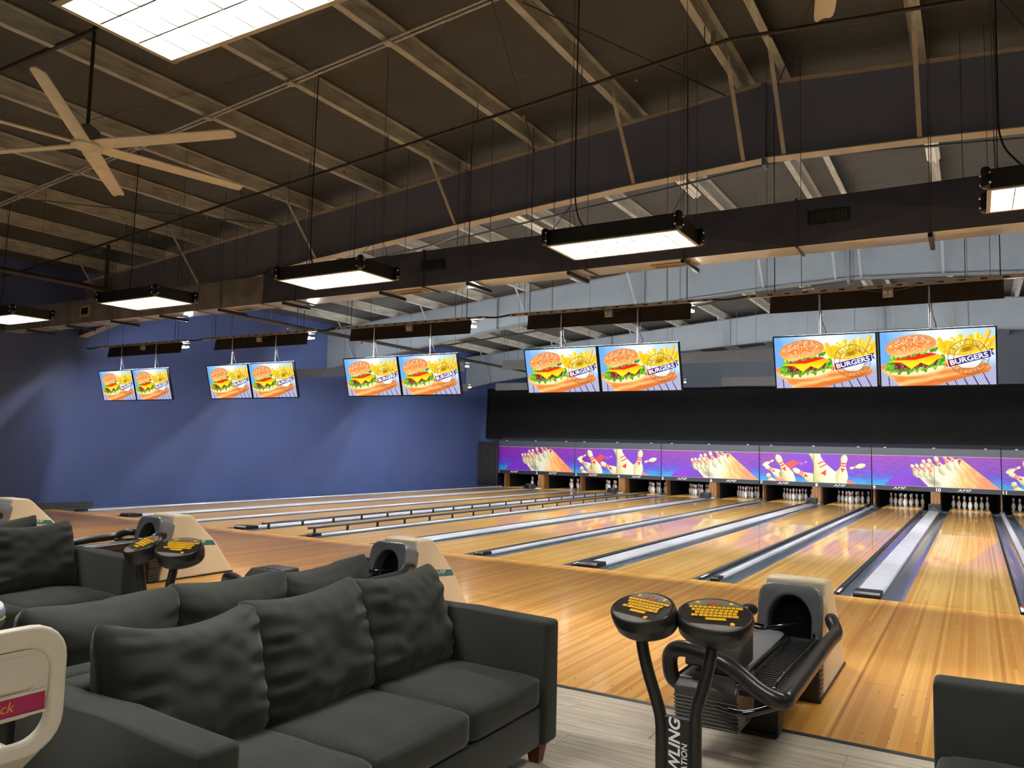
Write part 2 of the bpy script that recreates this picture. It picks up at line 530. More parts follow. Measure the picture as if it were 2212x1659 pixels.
# ------------------------------------------------------------------ roof deck, purlins
def deck_mat():
    k = NT('dark_roof_insulation')
    g = k.n('ShaderNodeNewGeometry')
    f = k.noise(g.outputs['Position'], 1.2, 5, 0.6)
    sp = k.n('ShaderNodeSeparateXYZ'); k.l(g.outputs['Position'], sp.inputs[0])
    fr = k.math('FRACT', k.math('DIVIDE', sp.outputs[1], 1.22))
    ln = k.math('LESS_THAN', fr, 0.02)
    c = k.ramp(f, [(0.3, S(59, 60, 60)), (0.7, S(72, 73, 72))])
    k.l(k.mix(k.math('MULTIPLY', ln, 0.4), c, S(44, 43, 42)), k.b.inputs['Base Color'])
    k.b.inputs['Roughness'].default_value = 0.7
    mp = k.n('ShaderNodeMapping'); mp.inputs['Scale'].default_value = (0.6, 5, 1)
    k.l(g.outputs['Position'], mp.inputs['Vector'])
    k.bump(k.noise(mp.outputs[0], 1.5, 3), 0.35, 0.05)
    return k.m
M_DECK = deck_mat()
zt = 0.205
ceil = struct(obj('ceiling', prism(M(), [(WALL_X - 0.2, frame_top(WALL_X - 0.2) + zt), (RIDGE_X, RIDGE_Z + zt), (ROOM_R + 0.2, frame_top(ROOM_R + 0.2) + zt),
             (ROOM_R + 0.2, frame_top(ROOM_R + 0.2) + zt + 0.1), (RIDGE_X, RIDGE_Z + zt + 0.1), (WALL_X - 0.2, frame_top(WALL_X - 0.2) + zt + 0.1)], 'y', ROOM_F - 0.2, ROOM_B + 0.2), M_DECK))
def purlin_mesh(s):
    # Z section; s = +1 left of the ridge (bottom flange away from the ridge)
    t = 0.006
    prof = [(0, 0.2), (s * 0.075, 0.2), (s * 0.075, 0.182), (s * (0.075 - t), 0.182), (s * (0.075 - t), 0.2 - t), (s * t, 0.2 - t), (s * t, 0.0), (-s * 0.085, 0.0), (-s * 0.085, 0.02), (-s * (0.085 - t), 0.02), (-s * (0.085 - t), t), (0, t)]
    bm = M(); prism(bm, prof, 'y', ROOM_F, ROOM_B)
    me = bpy.data.meshes.new('purlin'); bmesh.ops.recalc_face_normals(bm, faces=bm.faces); bm.to_mesh(me); bm.free()
    return me
PL, PR = purlin_mesh(1), purlin_mesh(-1)
PURL_L = [-2.30 - 1.495 * k for k in range(10)]
PURL_R = [-1.80 + 1.5 * k for k in range(9)]
for x in PURL_L: obj('purlin', PL, M_PURLIN, ceil, (x, 0, frame_top(x)))
for x in PURL_R: obj('purlin', PR, M_PURLIN, ceil, (x, 0, frame_top(x)))

# ------------------------------------------------------------------ steel frames
FR_Y = [0.40, 8.02, 15.64]
prof_b = [(-16.93, 3.80), (-15.7, 4.03), (-14.1, 4.22), (-11.3, 4.62), (-10.0, 4.78), (-6.8, 5.02), (-3.9, 5.20), (-2.05, 5.28)]
half = prof_b[:]
right = [(-4.1 - x, z) for x, z in prof_b[::-1]][1:]
bot = half + [(x, z) for x, z in right if x < 12.5]
xr_end = bot[-1][0]
def frame(y, mweb, mfl, label):
    t = thing('steel_frame', label, 'roof beam', (RIDGE_X, y, 0))
    top = [(xr_end, frame_top(xr_end) - 0.012), (RIDGE_X, RIDGE_Z - 0.012), (-16.93, frame_top(-16.93) - 0.012)]
    sh = lambda L: [(x - RIDGE_X, z) for x, z in L]
    obj('web', prism(M(), sh(bot + top), 'y', -0.005, 0.005), mweb, t)
    lo = bot + [(x, z - 0.014) for x, z in bot[::-1]]
    obj('bottom_flange', prism(M(), sh(lo), 'y', -0.1, 0.1), mfl, t)
    tt = [(xr_end, frame_top(xr_end)), (RIDGE_X, RIDGE_Z), (-16.93, frame_top(-16.93))]
    obj('top_flange', prism(M(), sh(tt + [(x, z - 0.012) for x, z in tt[::-1]]), 'y', -0.1, 0.1), mfl, t)
    def zb(x):
        for (xa, za), (xb, z2) in zip(bot, bot[1:]):
            if xa <= x <= xb: return za + (z2 - za) * (x - xa) / (xb - xa)
        return 5
    for x, wd in ((RIDGE_X - 0.012, 0.1), (RIDGE_X + 0.012, 0.1), (-10.75, 0.1), (-6.6, 0.06), (6.6, 0.1)):
        obj('stiffener_plate', box(M(), x - 0.01 - RIDGE_X, x + 0.01 - RIDGE_X, -wd, wd, zb(x) - (0.10 if wd == 0.1 else 0), frame_top(x) - 0.012), mweb, t)
    for x in (-2.30, -3.795, -6.785, -9.775, -12.765, -15.755, -1.80, -0.30, 2.7, 5.7):
        for s in (-1, 1):
            p0 = Vector((x - RIDGE_X, s * 0.09, zb(x) + 0.01)); p1 = Vector((x - RIDGE_X, s * 0.86, frame_top(x) + 0.06))
            d = (p1 - p0).normalized(); nrm = Vector((0, -d.z, d.y))
            bm = M()
            vs = []
            for p in (p0, p1):
                for dx, dn in ((-0.025, -0.003), (0.025, -0.003), (0.025, 0.003), (-0.025, 0.003)):
                    vs.append(bm.verts.new(p + Vector((dx, 0, 0)) + nrm * dn))
            for q in ((0, 1, 2, 3), (7, 6, 5, 4), (0, 4, 5, 1), (1, 5, 6, 2), (2, 6, 7, 3), (3, 7, 4, 0)): bm.faces.new([vs[i] for i in q])
            obj('flange_brace', bm, mfl, t)
    return t
frame(FR_Y[0], M_DARKST, M_FLANGE, 'dark painted steel roof beam with cream bottom flange behind the duct')
frame(FR_Y[1], M_LIGHTST, M_LIGHTST, 'light grey steel roof beam spanning above the middle of the lanes')
frame(FR_Y[2], M_LIGHTST, M_LIGHTST, 'light grey steel roof beam just in front of the black curtain')
# ------------------------------------------------------------------ small painter: flat print made of coloured grid points
class Canvas:
    def __init__(self, w, h, uw, vh):
        self.w, self.h, self.uw, self.vh = w, h, uw, vh
        self.u, self.v = np.meshgrid(np.linspace(0, uw, w), np.linspace(0, vh, h))
        self.a = np.zeros((h, w, 3))
        self.px = uw / w
        self.px0 = uw / 300
    def C(self, c): return np.array(c, float) / 255.0
    def put(self, m, c):
        m = np.clip(m, 0, 1)[..., None]
        col = self.C(c) if isinstance(c, tuple) else c
        self.a = self.a * (1 - m) + col * m
    def soft(self, d, s=1.0): return np.clip(0.5 - d / (self.px0 * s), 0, 1)
    def ell(self, cx, cy, rx, ry, rot=0.0, s=1.5):
        c, n = math.cos(rot), math.sin(rot)
        x, y = self.u - cx, self.v - cy
        X, Y = (x * c + y * n) / rx, (-x * n + y * c) / ry
        d = (np.sqrt(X * X + Y * Y) - 1) * min(rx, ry)
        return self.soft(d, s)
    def poly(self, pts):
        ins = np.zeros(self.u.shape, bool)
        n = len(pts)
        for i in range(n):
            (x0, y0), (x1, y1) = pts[i], pts[(i + 1) % n]
            if y0 == y1: continue
            cond = ((y0 > self.v) != (y1 > self.v)) & (self.u < (x1 - x0) * (self.v - y0) / (y1 - y0) + x0)
            ins ^= cond
        return ins.astype(float)
    def line(self, x0, y0, x1, y1, wd, s=1.5):
        dx, dy = x1 - x0, y1 - y0
        L2 = dx * dx + dy * dy
        t = np.clip(((self.u - x0) * dx + (self.v - y0) * dy) / L2, 0, 1)
        d = np.hypot(self.u - x0 - t * dx, self.v - y0 - t * dy) - wd
        return self.soft(d, s)
    def wob(self, k, seed=0, ax=1.0, ay=1.0):
        r = np.random.RandomState(seed)
        out = np.zeros(self.u.shape)
        for i in range(7):
            f = k * (1.0 + 0.6 * i); a, p = r.rand() * 6.28, r.rand() * 6.28
            out += np.sin((self.u * math.cos(a) * ax + self.v * math.sin(a) * ay) * f + p + 1.5 * np.sin(self.v * k * 0.7 * ay + p * 2 + self.u * ax)) / (1 + i * 0.5)
        return out / 3.0
    def pin(self, hx, hy, bx, by, wd, shade=(196, 190, 120), light=(240, 236, 205), bands=True, tri=False):
        dx, dy = bx - hx, by - hy
        L = math.hypot(dx, dy)
        ux, uy = dx / L, dy / L
        t = ((self.u - hx) * ux + (self.v - hy) * uy) / L
        q = (self.u - hx) * -uy + (self.v - hy) * ux
        ts = [-0.02, 0.0, 0.05, 0.12, 0.2, 0.3, 0.42, 0.55, 0.68, 0.85, 0.97, 1.0, 1.02]
        rs = [0.0, 0.25, 0.46, 0.54, 0.47, 0.40, 0.52, 0.82, 1.0, 0.82, 0.55, 0.4, 0.0]
        r = np.interp(t, ts, rs, left=-9, right=-9) * wd
        m = self.soft(np.abs(q) - r, 1.5)
        k = np.clip(q / np.maximum(r, 1e-3), -1, 1)
        f = np.clip(0.55 + 0.5 * k + 0.1 * self.wob(6, 3), 0, 1)[..., None]
        self.put(m, self.C(light) * (1 - f * f) + self.C(shade) * f * f)
        if bands:
            for a in (0.27, 0.35):
                self.put(m * self.soft(np.abs(t - a + 0.02 * k * k) - 0.022, 0.6), (240, 62, 48))
        if tri:
            self.put(m * (np.abs(q) < (0.56 - t) * L * 0.5) * (t > 0.42) * (t < 0.56), (240, 50, 50))
    def half(self):
        a = self.a
        self.a = (a[0::2, 0::2] + a[1::2, 0::2] + a[0::2, 1::2] + a[1::2, 1::2]) / 4
        self.w //= 2; self.h //= 2
        return self
    def mesh(self, name, sx, sz, sub=None):
        """Upright picture in the xz plane, centred, facing -y; colours stored per point."""
        self.half()
        w, h = self.w, self.h
        xs = np.linspace(-sx / 2, sx / 2, w); zs = np.linspace(sz / 2, -sz / 2, h)
        X, Z = np.meshgrid(xs, zs)
        co = np.stack([X, np.zeros_like(X), Z], -1).reshape(-1, 3)
        i = np.arange(w * h).reshape(h, w)
        f = np.stack([i[:-1, :-1], i[1:, :-1], i[1:, 1:], i[:-1, 1:]], -1).reshape(-1, 4)
        me = bpy.data.meshes.new(name)
        me.vertices.add(w * h); me.vertices.foreach_set('co', co.ravel())
        me.loops.add(f.size); me.loops.foreach_set('vertex_index', f.ravel())
        me.polygons.add(len(f)); me.polygons.foreach_set('loop_start', np.arange(len(f)) * 4)
        me.polygons.foreach_set('loop_total', np.full(len(f), 4))
        me.update()
        c = np.clip(self.a, 0, 1)
        c = np.where(c <= 0.04045, c / 12.92, ((c + 0.055) / 1.055) ** 2.4)
        at = me.color_attributes.new('Col', 'FLOAT_COLOR', 'POINT')
        at.data.foreach_set('color', np.concatenate([c, np.ones((h, w, 1))], -1).astype(np.float32).ravel())
        me.validate()
        return me

def mix3(c0, c1, f): 
    f = np.clip(f, 0, 1)[..., None]
    return np.array(c0, float) / 255 * (1 - f) + np.array(c1, float) / 255 * f

# ---- burger advert
def burger():
    c = Canvas(720, 406, 16, 9)
    u, v = c.u, c.v
    W = c.wob(0.5, 1)
    bg = mix3((104, 166, 230), (214, 232, 248), np.clip((u - 1.2) / 4.5 + 0.25 * W, 0, 1) * np.clip(1.35 - v / 9, 0, 1))
    c.a = bg
    c.put(np.clip((u - 9) / 5, 0, 1) * np.clip((5 - v) / 6, 0, 1) * 0.7, (140, 186, 238))
    c.put(c.ell(9.4, 3.2, 1.6, 3.0, 0, 40), (246, 248, 250))
    # table planks in the lower corners
    low = np.clip((v - 5.0) / 1.2, 0, 1)
    pl = 0.5 + 0.5 * np.sin((u - (v - 6) * 0.55) * 21 + 2.5 * c.wob(0.8, 4))
    c.put(low, mix3((112, 116, 164), (206, 208, 232), 0.15 + 0.85 * pl))
    for x in (1.1, 8.3, 9.6, 11.0, 12.4, 13.9):
        c.put(low * c.line(x, 6.2, x + (1.3 if x > 5 else 0.1), 9.2, 0.07), (44, 40, 92))
    # chips: a heap of crossing fingers with shaded sides
    r = random.Random(4)
    c.put(c.poly([(8.6, 3.3), (9.3, 1.7), (10.2, 2.0), (10.9, 1.2), (11.8, 1.9), (12.8, 0.9), (13.6, 1.6), (14.2, 2.2), (15.9, 1.4), (15.9, 3.6), (13.2, 4.4), (9.6, 4.2)]) * 0.9, (236, 190, 24))
    for i in range(46):
        x = 8.7 + r.random() * 6.6; y = 2.3 + r.random() * 1.7; a = r.uniform(-1.0, 1.0); L = 0.9 + r.random() * 0.9
        if x < 10.2: y = max(y, 2.6)
        x2, y2 = x + L * math.sin(a) * 0.7, y - L * math.cos(a)
        c.put(c.line(x + 0.09, y + 0.05, x2 + 0.09, y2 + 0.05, 0.22, 3) * 0.7, (206, 150, 10))
        c.put(c.line(x, y, x2, y2, 0.19, 3) * 0.95, r.choice([(250, 214, 40), (244, 200, 30), (255, 232, 110), (238, 206, 60), (255, 240, 150)]))
    c.put(c.line(14.1, 3.2, 15.1, 0.7, 0.34, 3), (214, 150, 30)); c.put(c.line(14.0, 3.1, 15.0, 0.65, 0.26, 3), (252, 206, 80))
    c.put(c.line(13.2, 4.0, 15.9, 3.2, 0.30, 4), (250, 214, 50))
    # board
    bd = c.poly([(0.1, 5.5), (1.5, 5.1), (9.0, 4.9), (14.4, 5.5), (15.2, 5.9), (15.35, 6.4), (15.0, 6.95), (7.6, 9.05), (2.9, 9.05), (0.1, 6.4)])
    c.put(bd, mix3((232, 128, 60), (255, 190, 118), 0.5 + 0.5 * np.sin(v * 5 + u * 0.9 + c.wob(0.7, 6))))
    c.put(bd * (v > 6.35 + (u < 2.9) * (u - 0.1) * 0.93 + (u >= 2.9) * 9), (255, 212, 158))
    c.put(bd * np.clip((v - (8.05 - (u - 7.0) * 0.27)) * 2, 0, 1) * (u > 3.5) * 0.7, (206, 98, 36))
    # lower bun
    lb = c.ell(4.9, 6.35, 4.15, 1.55, -0.09)
    c.put(lb, mix3((222, 138, 58), (255, 232, 178), np.clip((7.9 - v) / 2.2 + 0.15 * c.wob(0.9, 8), 0, 1)))
    c.put(c.ell(4.9, 6.05, 4.0, 1.3, -0.09, 4) * 0.8, (255, 236, 190))
    # patty, lower lettuce
    c.put(c.ell(4.9, 5.45, 3.85, 1.05, -0.13), (96, 42, 36))
    c.put(c.ell(4.9, 5.45, 3.85, 1.05, -0.13) * np.clip(c.wob(5.2, 9) * 2, 0, 1), (186, 92, 84))
    edge = 6.15 - (u - 4.9) * 0.12 - 0.03 * (u - 4.9) ** 2 + 0.22 * np.sin(u * 5.1) + 0.12 * np.sin(u * 9.7 + 1)
    c.put(c.soft(edge + 0.02 - v, 2) * c.soft(v - edge - 0.55 - 0.15 * np.sin(u * 3.3), 2) * c.ell(4.9, 6.0, 4.3, 1.6, -0.1), mix3((30, 120, 16), (164, 226, 70), 0.5 + 0.6 * c.wob(3.4, 10)))
    c.put(c.ell(1.4, 5.6, 0.62, 0.85, 0.5), mix3((30, 116, 18), (140, 214, 56), 0.5 + 0.7 * c.wob(4, 31)))
    c.put(c.ell(8.75, 4.85, 0.5, 0.85, 0.2), mix3((30, 116, 18), (140, 214, 56), 0.5 + 0.7 * c.wob(4, 32)))
    # tomato, cheese
    c.put(c.ell(4.8, 4.45, 3.3, 0.65, -0.14), (226, 34, 16))
    ch = [(1.25, 5.0), (1.9, 4.72), (5.0, 4.75), (8.3, 3.9), (9.0, 4.5), (8.2, 4.7), (7.0, 5.75), (5.75, 5.2), (4.45, 6.2), (3.0, 5.1)]
    c.put(c.poly(ch), mix3((250, 182, 0), (252, 222, 30), np.clip((v - 4.2) / 1.2, 0, 1)))
    # upper lettuce
    e2 = 4.55 - (u - 1.4) * 0.21 + 0.2 * np.sin(u * 4.3) + 0.13 * np.sin(u * 8.6 + 2)
    band = (v > 3.2 - (u - 4.9) * 0.12) * (v < e2 + 0.22) * (u > 1.35) * (u < 8.25)
    c.put(c.soft(v - e2 - 0.22, 2) * (v > 3.2 - (u - 4.9) * 0.12) * (u > 1.35) * (u < 8.25), mix3((28, 118, 14), (186, 232, 90), 0.5 + 0.65 * c.wob(3.6, 12)))
    # top bun
    d = c.ell(4.45, 2.45, 3.68, 1.8, -0.13)
    cut = c.soft(v - (4.35 - (u - 2.6) * 0.245 - 0.05 * (u - 4.4) ** 2 * 0.25), 2)
    sh = np.clip((v - 0.8 + (u - 4.5) * 0.1) / 3.2, 0, 1)
    col = mix3((216, 140, 92), (224, 122, 36), np.clip(sh * 1.8, 0, 1))
    col = col * (1 - np.clip((sh - 0.55) / 0.45, 0, 1)[..., None]) + np.array((248, 206, 140)) / 255 * np.clip((sh - 0.55) / 0.45, 0, 1)[..., None]
    edgef = np.clip(((u - 4.45) / 3.7) ** 2, 0, 1) ** 2
    col = col * (1 - 0.5 * edgef[..., None]) + np.array((244, 190, 140)) / 255 * 0.5 * edgef[..., None]
    c.put(d * cut, col)
    for i in range(150):
        a, q = r.random() * 6.28, math.sqrt(r.random()) * 0.9
        x, y = 4.45 + 3.5 * q * math.cos(a), 2.2 + 1.45 * q * math.sin(a) - (3.5 * q * math.cos(a)) * 0.13
        if y > 3.3 and r.random() < 0.7: continue
        c.put(c.ell(x, y, 0.11, 0.045, r.uniform(-1, 1), 1.0) * d, (255, 240, 214))
    # badge tint: white patch inside lower ring
    c.put(c.ell(12.35, 4.5, 1.95, 1.95, 0, 2) * (v > 4.75) * (v < 6.25) * 0.8, (222, 240, 250))
    rb = c.poly([(9.35, 4.75), (9.55, 5.3), (9.3, 5.95), (10.1, 5.85), (10.1, 5.0)])
    c.put(rb, (128, 32, 40))
    c.put(c.poly([(15.1, 3.35), (15.75, 3.3), (15.5, 3.75), (15.85, 4.3), (15.2, 4.25)]), (86, 36, 120))
    ry = lambda x: 4.95 - (x - 9.6) * 0.235
    c.put(c.poly([(9.4, ry(9.4) - 0.12), (15.35, ry(15.35) - 0.12), (15.5, ry(15.5) + 1.12), (9.6, ry(9.6) + 1.25)]), (238, 240, 252))
    c.put(c.poly([(9.52, ry(9.52) - 0.03), (15.25, ry(15.25) - 0.03), (15.38, ry(15.38) + 1.04), (9.7, ry(9.7) + 1.15)]), mix3((136, 30, 40), (40, 34, 120), np.clip((u - 9.6) / 2.0, 0, 1)))
    for rr in (2.75, 1.95):
        dd = np.abs(np.hypot(u - 12.35, v - 4.55) - rr)
        on = (v < ry(u) - 0.02) | (v > ry(u) + 1.12)
        c.put(c.soft(dd - 0.035, 1.5) * on, (84, 58, 22))
    c.put(c.ell(12.2, 3.25, 0.7, 0.5, -0.2) * 0.6, (206, 150, 10))
    for k in range(3): c.put(c.ell(12.2, 3.05 + 0.22 * k, 0.62, 0.06, -0.25, 2), (104, 72, 14))
    for x, y in ((10.9, 3.5), (11.15, 3.2), (13.5, 2.85), (13.75, 3.0)): c.put(c.ell(x, y, 0.07, 0.07), (120, 84, 20))
    return c
SCR_W, SCR_H = 1.085, 0.602
burger_me = burger().mesh('screen_picture', SCR_W, SCR_H)
M_SCREEN = attr_mat('advert_screen_light', emit=SCREEN_POWER, rough=0.2)

# ---- masking panels
def water(c, seed):
    W = c.wob(1.3, seed, 1.0, 2.2); W2 = c.wob(5.5, seed + 3, 0.6, 3.0)
    f = c.v / c.vh + 0.10 * W
    base = mix3((134, 32, 160), (108, 42, 180), f * 1.6)
    k = np.clip((f - 0.45) * 2.2, 0, 1)
    base = base * (1 - k[..., None]) + mix3((84, 70, 206), (30, 150, 210), (f - 0.55) * 2.4) * k[..., None]
    st = np.sin(c.v * 34 + 5 * c.wob(1.6, seed + 5, 1.0, 1.5) + 2.5 * c.wob(4, seed + 6, 1.0, 1.0))
    st2 = np.clip(c.wob(7, seed + 8, 0.7, 2.5), -1, 1)
    base = base * (1 + 0.10 * W2[..., None]) * (1 + 0.16 * (st * (0.5 + 0.5 * st2))[..., None])
    hi = np.clip(st * st2 - 0.35, 0, 1)[..., None]
    c.a = np.clip(base + hi * np.array((0.30, 0.16, 0.10)), 0, 1)
def mask_rack():
    c = Canvas(800, 212, 10, 2.66)
    water(c, 1)
    c.put(c.poly([(3.2, 0.5), (2.6, 2.66), (7.6, 2.66), (9.2, 2.66), (7, 0.2)]) * 0.55 * (c.u < 4.2), (116, 44, 190))
    c.put(c.ell(2.85, 3.70, 2.06, 2.06), mix3((122, 34, 196), (96, 50, 160), c.wob(1.2, 5)))
    ln = c.poly([(4.0, 1.6), (6.9, 0.12), (7.15, 0.2), (9.97, 2.66), (4.5, 2.66)])
    f = np.clip((c.u - 6.0) / 2.8 + 0.16 * c.wob(2.0, 7) + 0.14 * np.sin(c.u * 9 - c.v * 7 + 6 * c.wob(1.4, 17)) * np.clip(c.u - 6.2, 0, 1), 0, 1)
    col = mix3((236, 232, 205), (246, 190, 110), np.clip(f * 2, 0, 1)); k = np.clip(f * 2 - 1, 0, 1)[..., None]
    c.put(ln, col * (1 - k) + np.array((246, 140, 96)) / 255 * k)
    c.put(c.poly([(3.3, 1.3), (4.0, 1.3), (5.6, 2.66), (4.55, 2.66)]), (236, 232, 208))
    c.put(c.poly([(6.75, 0.55), (6.9, 0.18), (7.1, 0.25), (6.9, 0.75)]), (150, 66, 60))
    c.put(c.ell(4.9, 2.25, 0.55, 0.25, 0.4, 8) * 0.7, (130, 124, 96))
    for hx, hy, L, wd in ((6.15, -0.25, 1.4, 0.30), (5.7, -0.2, 1.55, 0.32), (5.05, 0.02, 1.75, 0.36), (4.1, 0.32, 1.3, 0.30), (4.55, 0.24, 1.4, 0.33), (3.2, 0.75, 1.25, 0.28), (3.55, 0.7, 1.35, 0.29), (3.95, 0.68, 1.45, 0.31), (4.42, 0.62, 1.6, 0.36)):
        c.pin(hx, hy, hx + L * 0.46, hy + L * 0.88, wd, shade=(170, 164, 112), tri=True)
    return c
def mask_strike():
    c = Canvas(800, 212, 10, 2.66)
    water(c, 12)
    c.put(np.clip(1 - np.hypot((c.u - 5) / 3.8, (c.v - 0.7) / 1.9), 0, 1) * 1.6, (116, 34, 190))
    c.put(c.poly([(2.35, 1.08), (3.1, 0.62), (3.72, 0.82), (2.9, 1.5)]), mix3((250, 84, 60), (206, 40, 40), 0.5 + 0.5 * np.sin(c.u * 14 - c.v * 20)))
    c.put(c.ell(2.0, 2.5, 0.5, 0.28), (250, 140, 110))
    c.put(c.poly([(7.6, 2.2), (8.0, 2.3), (8.8, 2.66), (7.4, 2.66)]), (250, 110, 86))
    c.pin(1.32, 0.70, 0.30, 1.22, 0.2)
    c.pin(0.5, 1.25, 2.25, 2.25, 0.4, tri=True)
    c.put(c.ell(2.05, 2.0, 0.22, 0.3), (150, 140, 110))
    c.pin(1.62, 0.22, 3.15, 2.95, 0.55, tri=True)
    c.pin(0.75, 2.0, 1.35, 3.2, 0.42)
    c.pin(3.15, 1.5, 5.6, 2.7, 0.48, tri=True)
    c.put(c.poly([(5.3, 1.55), (5.75, 1.8), (5.75, 2.66), (5.0, 2.66)]), (232, 220, 226))
    c.pin(4.75, -0.9, 6.55, 3.6, 1.02, bands=False)
    for x, y in ((5.72, 0.80), (5.86, 1.12)): c.put(c.line(x - 0.28, y + 0.12, x + 0.25, y - 0.14, 0.055), (244, 62, 52))
    c.put(c.poly([(5.62, 1.8), (6.22, 1.4), (6.22, 2.1)]), (240, 40, 50))
    c.put(c.poly([(6.2, 1.0), (6.95, 1.62), (7.3, 1.3), (7.95, 2.66), (6.0, 2.66)]), (236, 232, 205))
    c.pin(7.75, 0.08, 7.35, 2.95, 0.56, tri=True)
    c.pin(8.2, 1.28, 9.5, 0.92, 0.23)
    c.put(c.ell(3.9, 0.95, 0.18, 0.10, 0, 4) * 0.6, (230, 120, 220)); c.put(c.ell(4.3, 0.8, 0.1, 0.06, 0, 3), (250, 190, 240))
    return c
MZ0, MZ1 = 0.69, 1.59
rack_me = mask_rack().mesh('mask_picture', PITCH2 - 0.03, MZ1 - MZ0)
strike_me = mask_strike().mesh('mask_picture', PITCH2 - 0.03, MZ1 - MZ0)
M_PRINT = attr_mat('mask_print', rough=0.4)
M_MASKG = mat('slate_mask_fascia', S(66, 71, 79), 0.45, var=0.05)
M_MASKB = mat('dark_mask_band', S(38, 40, 44), 0.45, var=0.05)
M_LET = mat('white_lettering', S(238, 240, 240), 0.5, var=0.02)
amf = text_mesh('AMF', 0.105, 0.0, 0.22, 1.7)
bmv = M(); bmv.from_mesh(amf)
bmv.to_mesh(amf); bmv.free()
ROT_X90 = Matrix.Rotation(math.pi / 2, 4, 'X')
amf_up = amf.copy(); amf_up.transform(ROT_X90)
M_PINLAMP = emis('pin_deck_lamp', (1.0, 0.97, 0.92, 1), PIN_LAMP_POWER)
for i, n in enumerate(range(1, 13, 2)):
    x0 = pair_x(n); xc = x0 + PITCH2 / 2
    if x0 > 3: break
    pic = 'a standing pin rack' if i % 2 == 0 else 'flying pins'
    t = thing('masking_unit', f'purple masking panel printed with {pic}, {ORD[i + 1]} from the blue wall', 'masking panel', (xc, MASK_Y, 0), 'masking panels above the pin decks')
    hw = PITCH2 / 2 - 0.008
    obj('backing_panel', box(M(), -hw, hw, 0.004, 0.035, MZ0 - 0.14, 1.81, 0.003, 1), M_MASKG, t)
    obj('picture', rack_me if i % 2 == 0 else strike_me, M_PRINT, t, (0, 0.0, (MZ0 + MZ1) / 2))
    fr = M(); box(fr, -hw, hw, -0.006, 0.004, MZ1, MZ1 + 0.012); box(fr, -hw, hw, -0.006, 0.004, MZ0 - 0.01, MZ0)
    obj('edge_trim', fr, mat('pink_white_trim', S(200, 170, 190), 0.4), t)
    obj('centre_seam', box(M(), -0.006, 0.006, -0.004, 0.004, MZ0 - 0.01, MZ1 + 0.1), M_MASKB, t)
    obj('number_band', box(M(), -hw, hw, -0.012, 0.004, MZ0 - 0.145, MZ0 - 0.008, 0.003, 1), M_MASKB, t)
    for k, nn in enumerate((n, n + 1)):
        me = text_mesh(str(nn), 0.135, 0.03, 0, 1.1); me.transform(ROT_X90)
        obj('lane_number', me, M_LET, t, (-hw + 0.06 + k * (hw + 0.03), -0.014, MZ0 - 0.085))
        obj('logo_lettering', amf_up, M_LET, t, (-hw / 2 - 0.10 + k * (hw + 0.02), -0.014, MZ0 - 0.075))
    obj('top_ledge', prism(M(), [(0.0, 1.81), (0.035, 1.81), (0.30, 1.93), (0.28, 1.95), (0.0, 1.825)], 'x', -hw, hw), M_MASKG, t)
    for q in (-0.78, 0.0, 0.78):
        obj('clip', box(M(), q * hw - 0.035, q * hw + 0.035, -0.004, 0.03, 1.825, 1.85, 0.004, 1), M_WHITE, t)
    lp = obj('pin_lamp', box(M(), -hw + 0.2, hw - 0.2, 0.06, 0.12, 0.66, 0.70), M_PINLAMP, t)

# ------------------------------------------------------------------ black curtain above the mask, pleated side curtain
def cloth(nx, nz, x0, x1, z0f, z1f, yf, axis='x'):
    bm = M(); g = []
    for j in range(nz + 1):
        row = []
        for i in range(nx + 1):
            s = i / nx; x = x0 + (x1 - x0) * s
            z = z0f(x) + (z1f(x) - z0f(x)) * j / nz
            row.append(bm.verts.new((x, yf(x, z), z)))
        g.append(row)
    for j in range(nz):
        for i in range(nx): bm.faces.new((g[j][i], g[j][i + 1], g[j + 1][i + 1], g[j + 1][i]))
    return bm
M_VELVET = mat('black_cloth', S(8, 8, 10), 0.85, var=0.4, scale=2, spec=0.2)
M_PLEAT = mat('charcoal_pleated_cloth', S(44, 44, 46), 0.8, var=0.2, spec=0.2)
cur = obj('backdrop_curtain', cloth(160, 10, WALL_X + 0.03, 4.6, lambda x: 1.90, lambda x: 3.93 - 0.011 * (x + 17) + 0.015 * math.sin(x * 1.7),
          lambda x, z: 17.22 + 0.03 * mnoise.noise((x * 0.9, z * 0.8, 0)) + 0.012 * math.sin(x * 5 + z)), M_VELVET, smooth=60)
sol = cur.modifiers.new('thickness', 'SOLIDIFY'); sol.thickness = 0.01
tag(cur, 'long black cloth backdrop hanging above the purple masking panels', 'curtain')
sc_ = obj('side_curtain', cloth(120, 4, WALL_X + 0.03, pair_x(1) + 0.13, lambda x: 0.066, lambda x: 1.76, lambda x, z: 16.62 + 0.035 * math.sin(x * 62) + 0.01 * math.sin(x * 25 + z)), M_PLEAT, smooth=70)
sol = sc_.modifiers.new('thickness', 'SOLIDIFY'); sol.thickness = 0.006
tag(sc_, 'dark pleated curtain between the blue wall and the first masking panel', 'curtain')

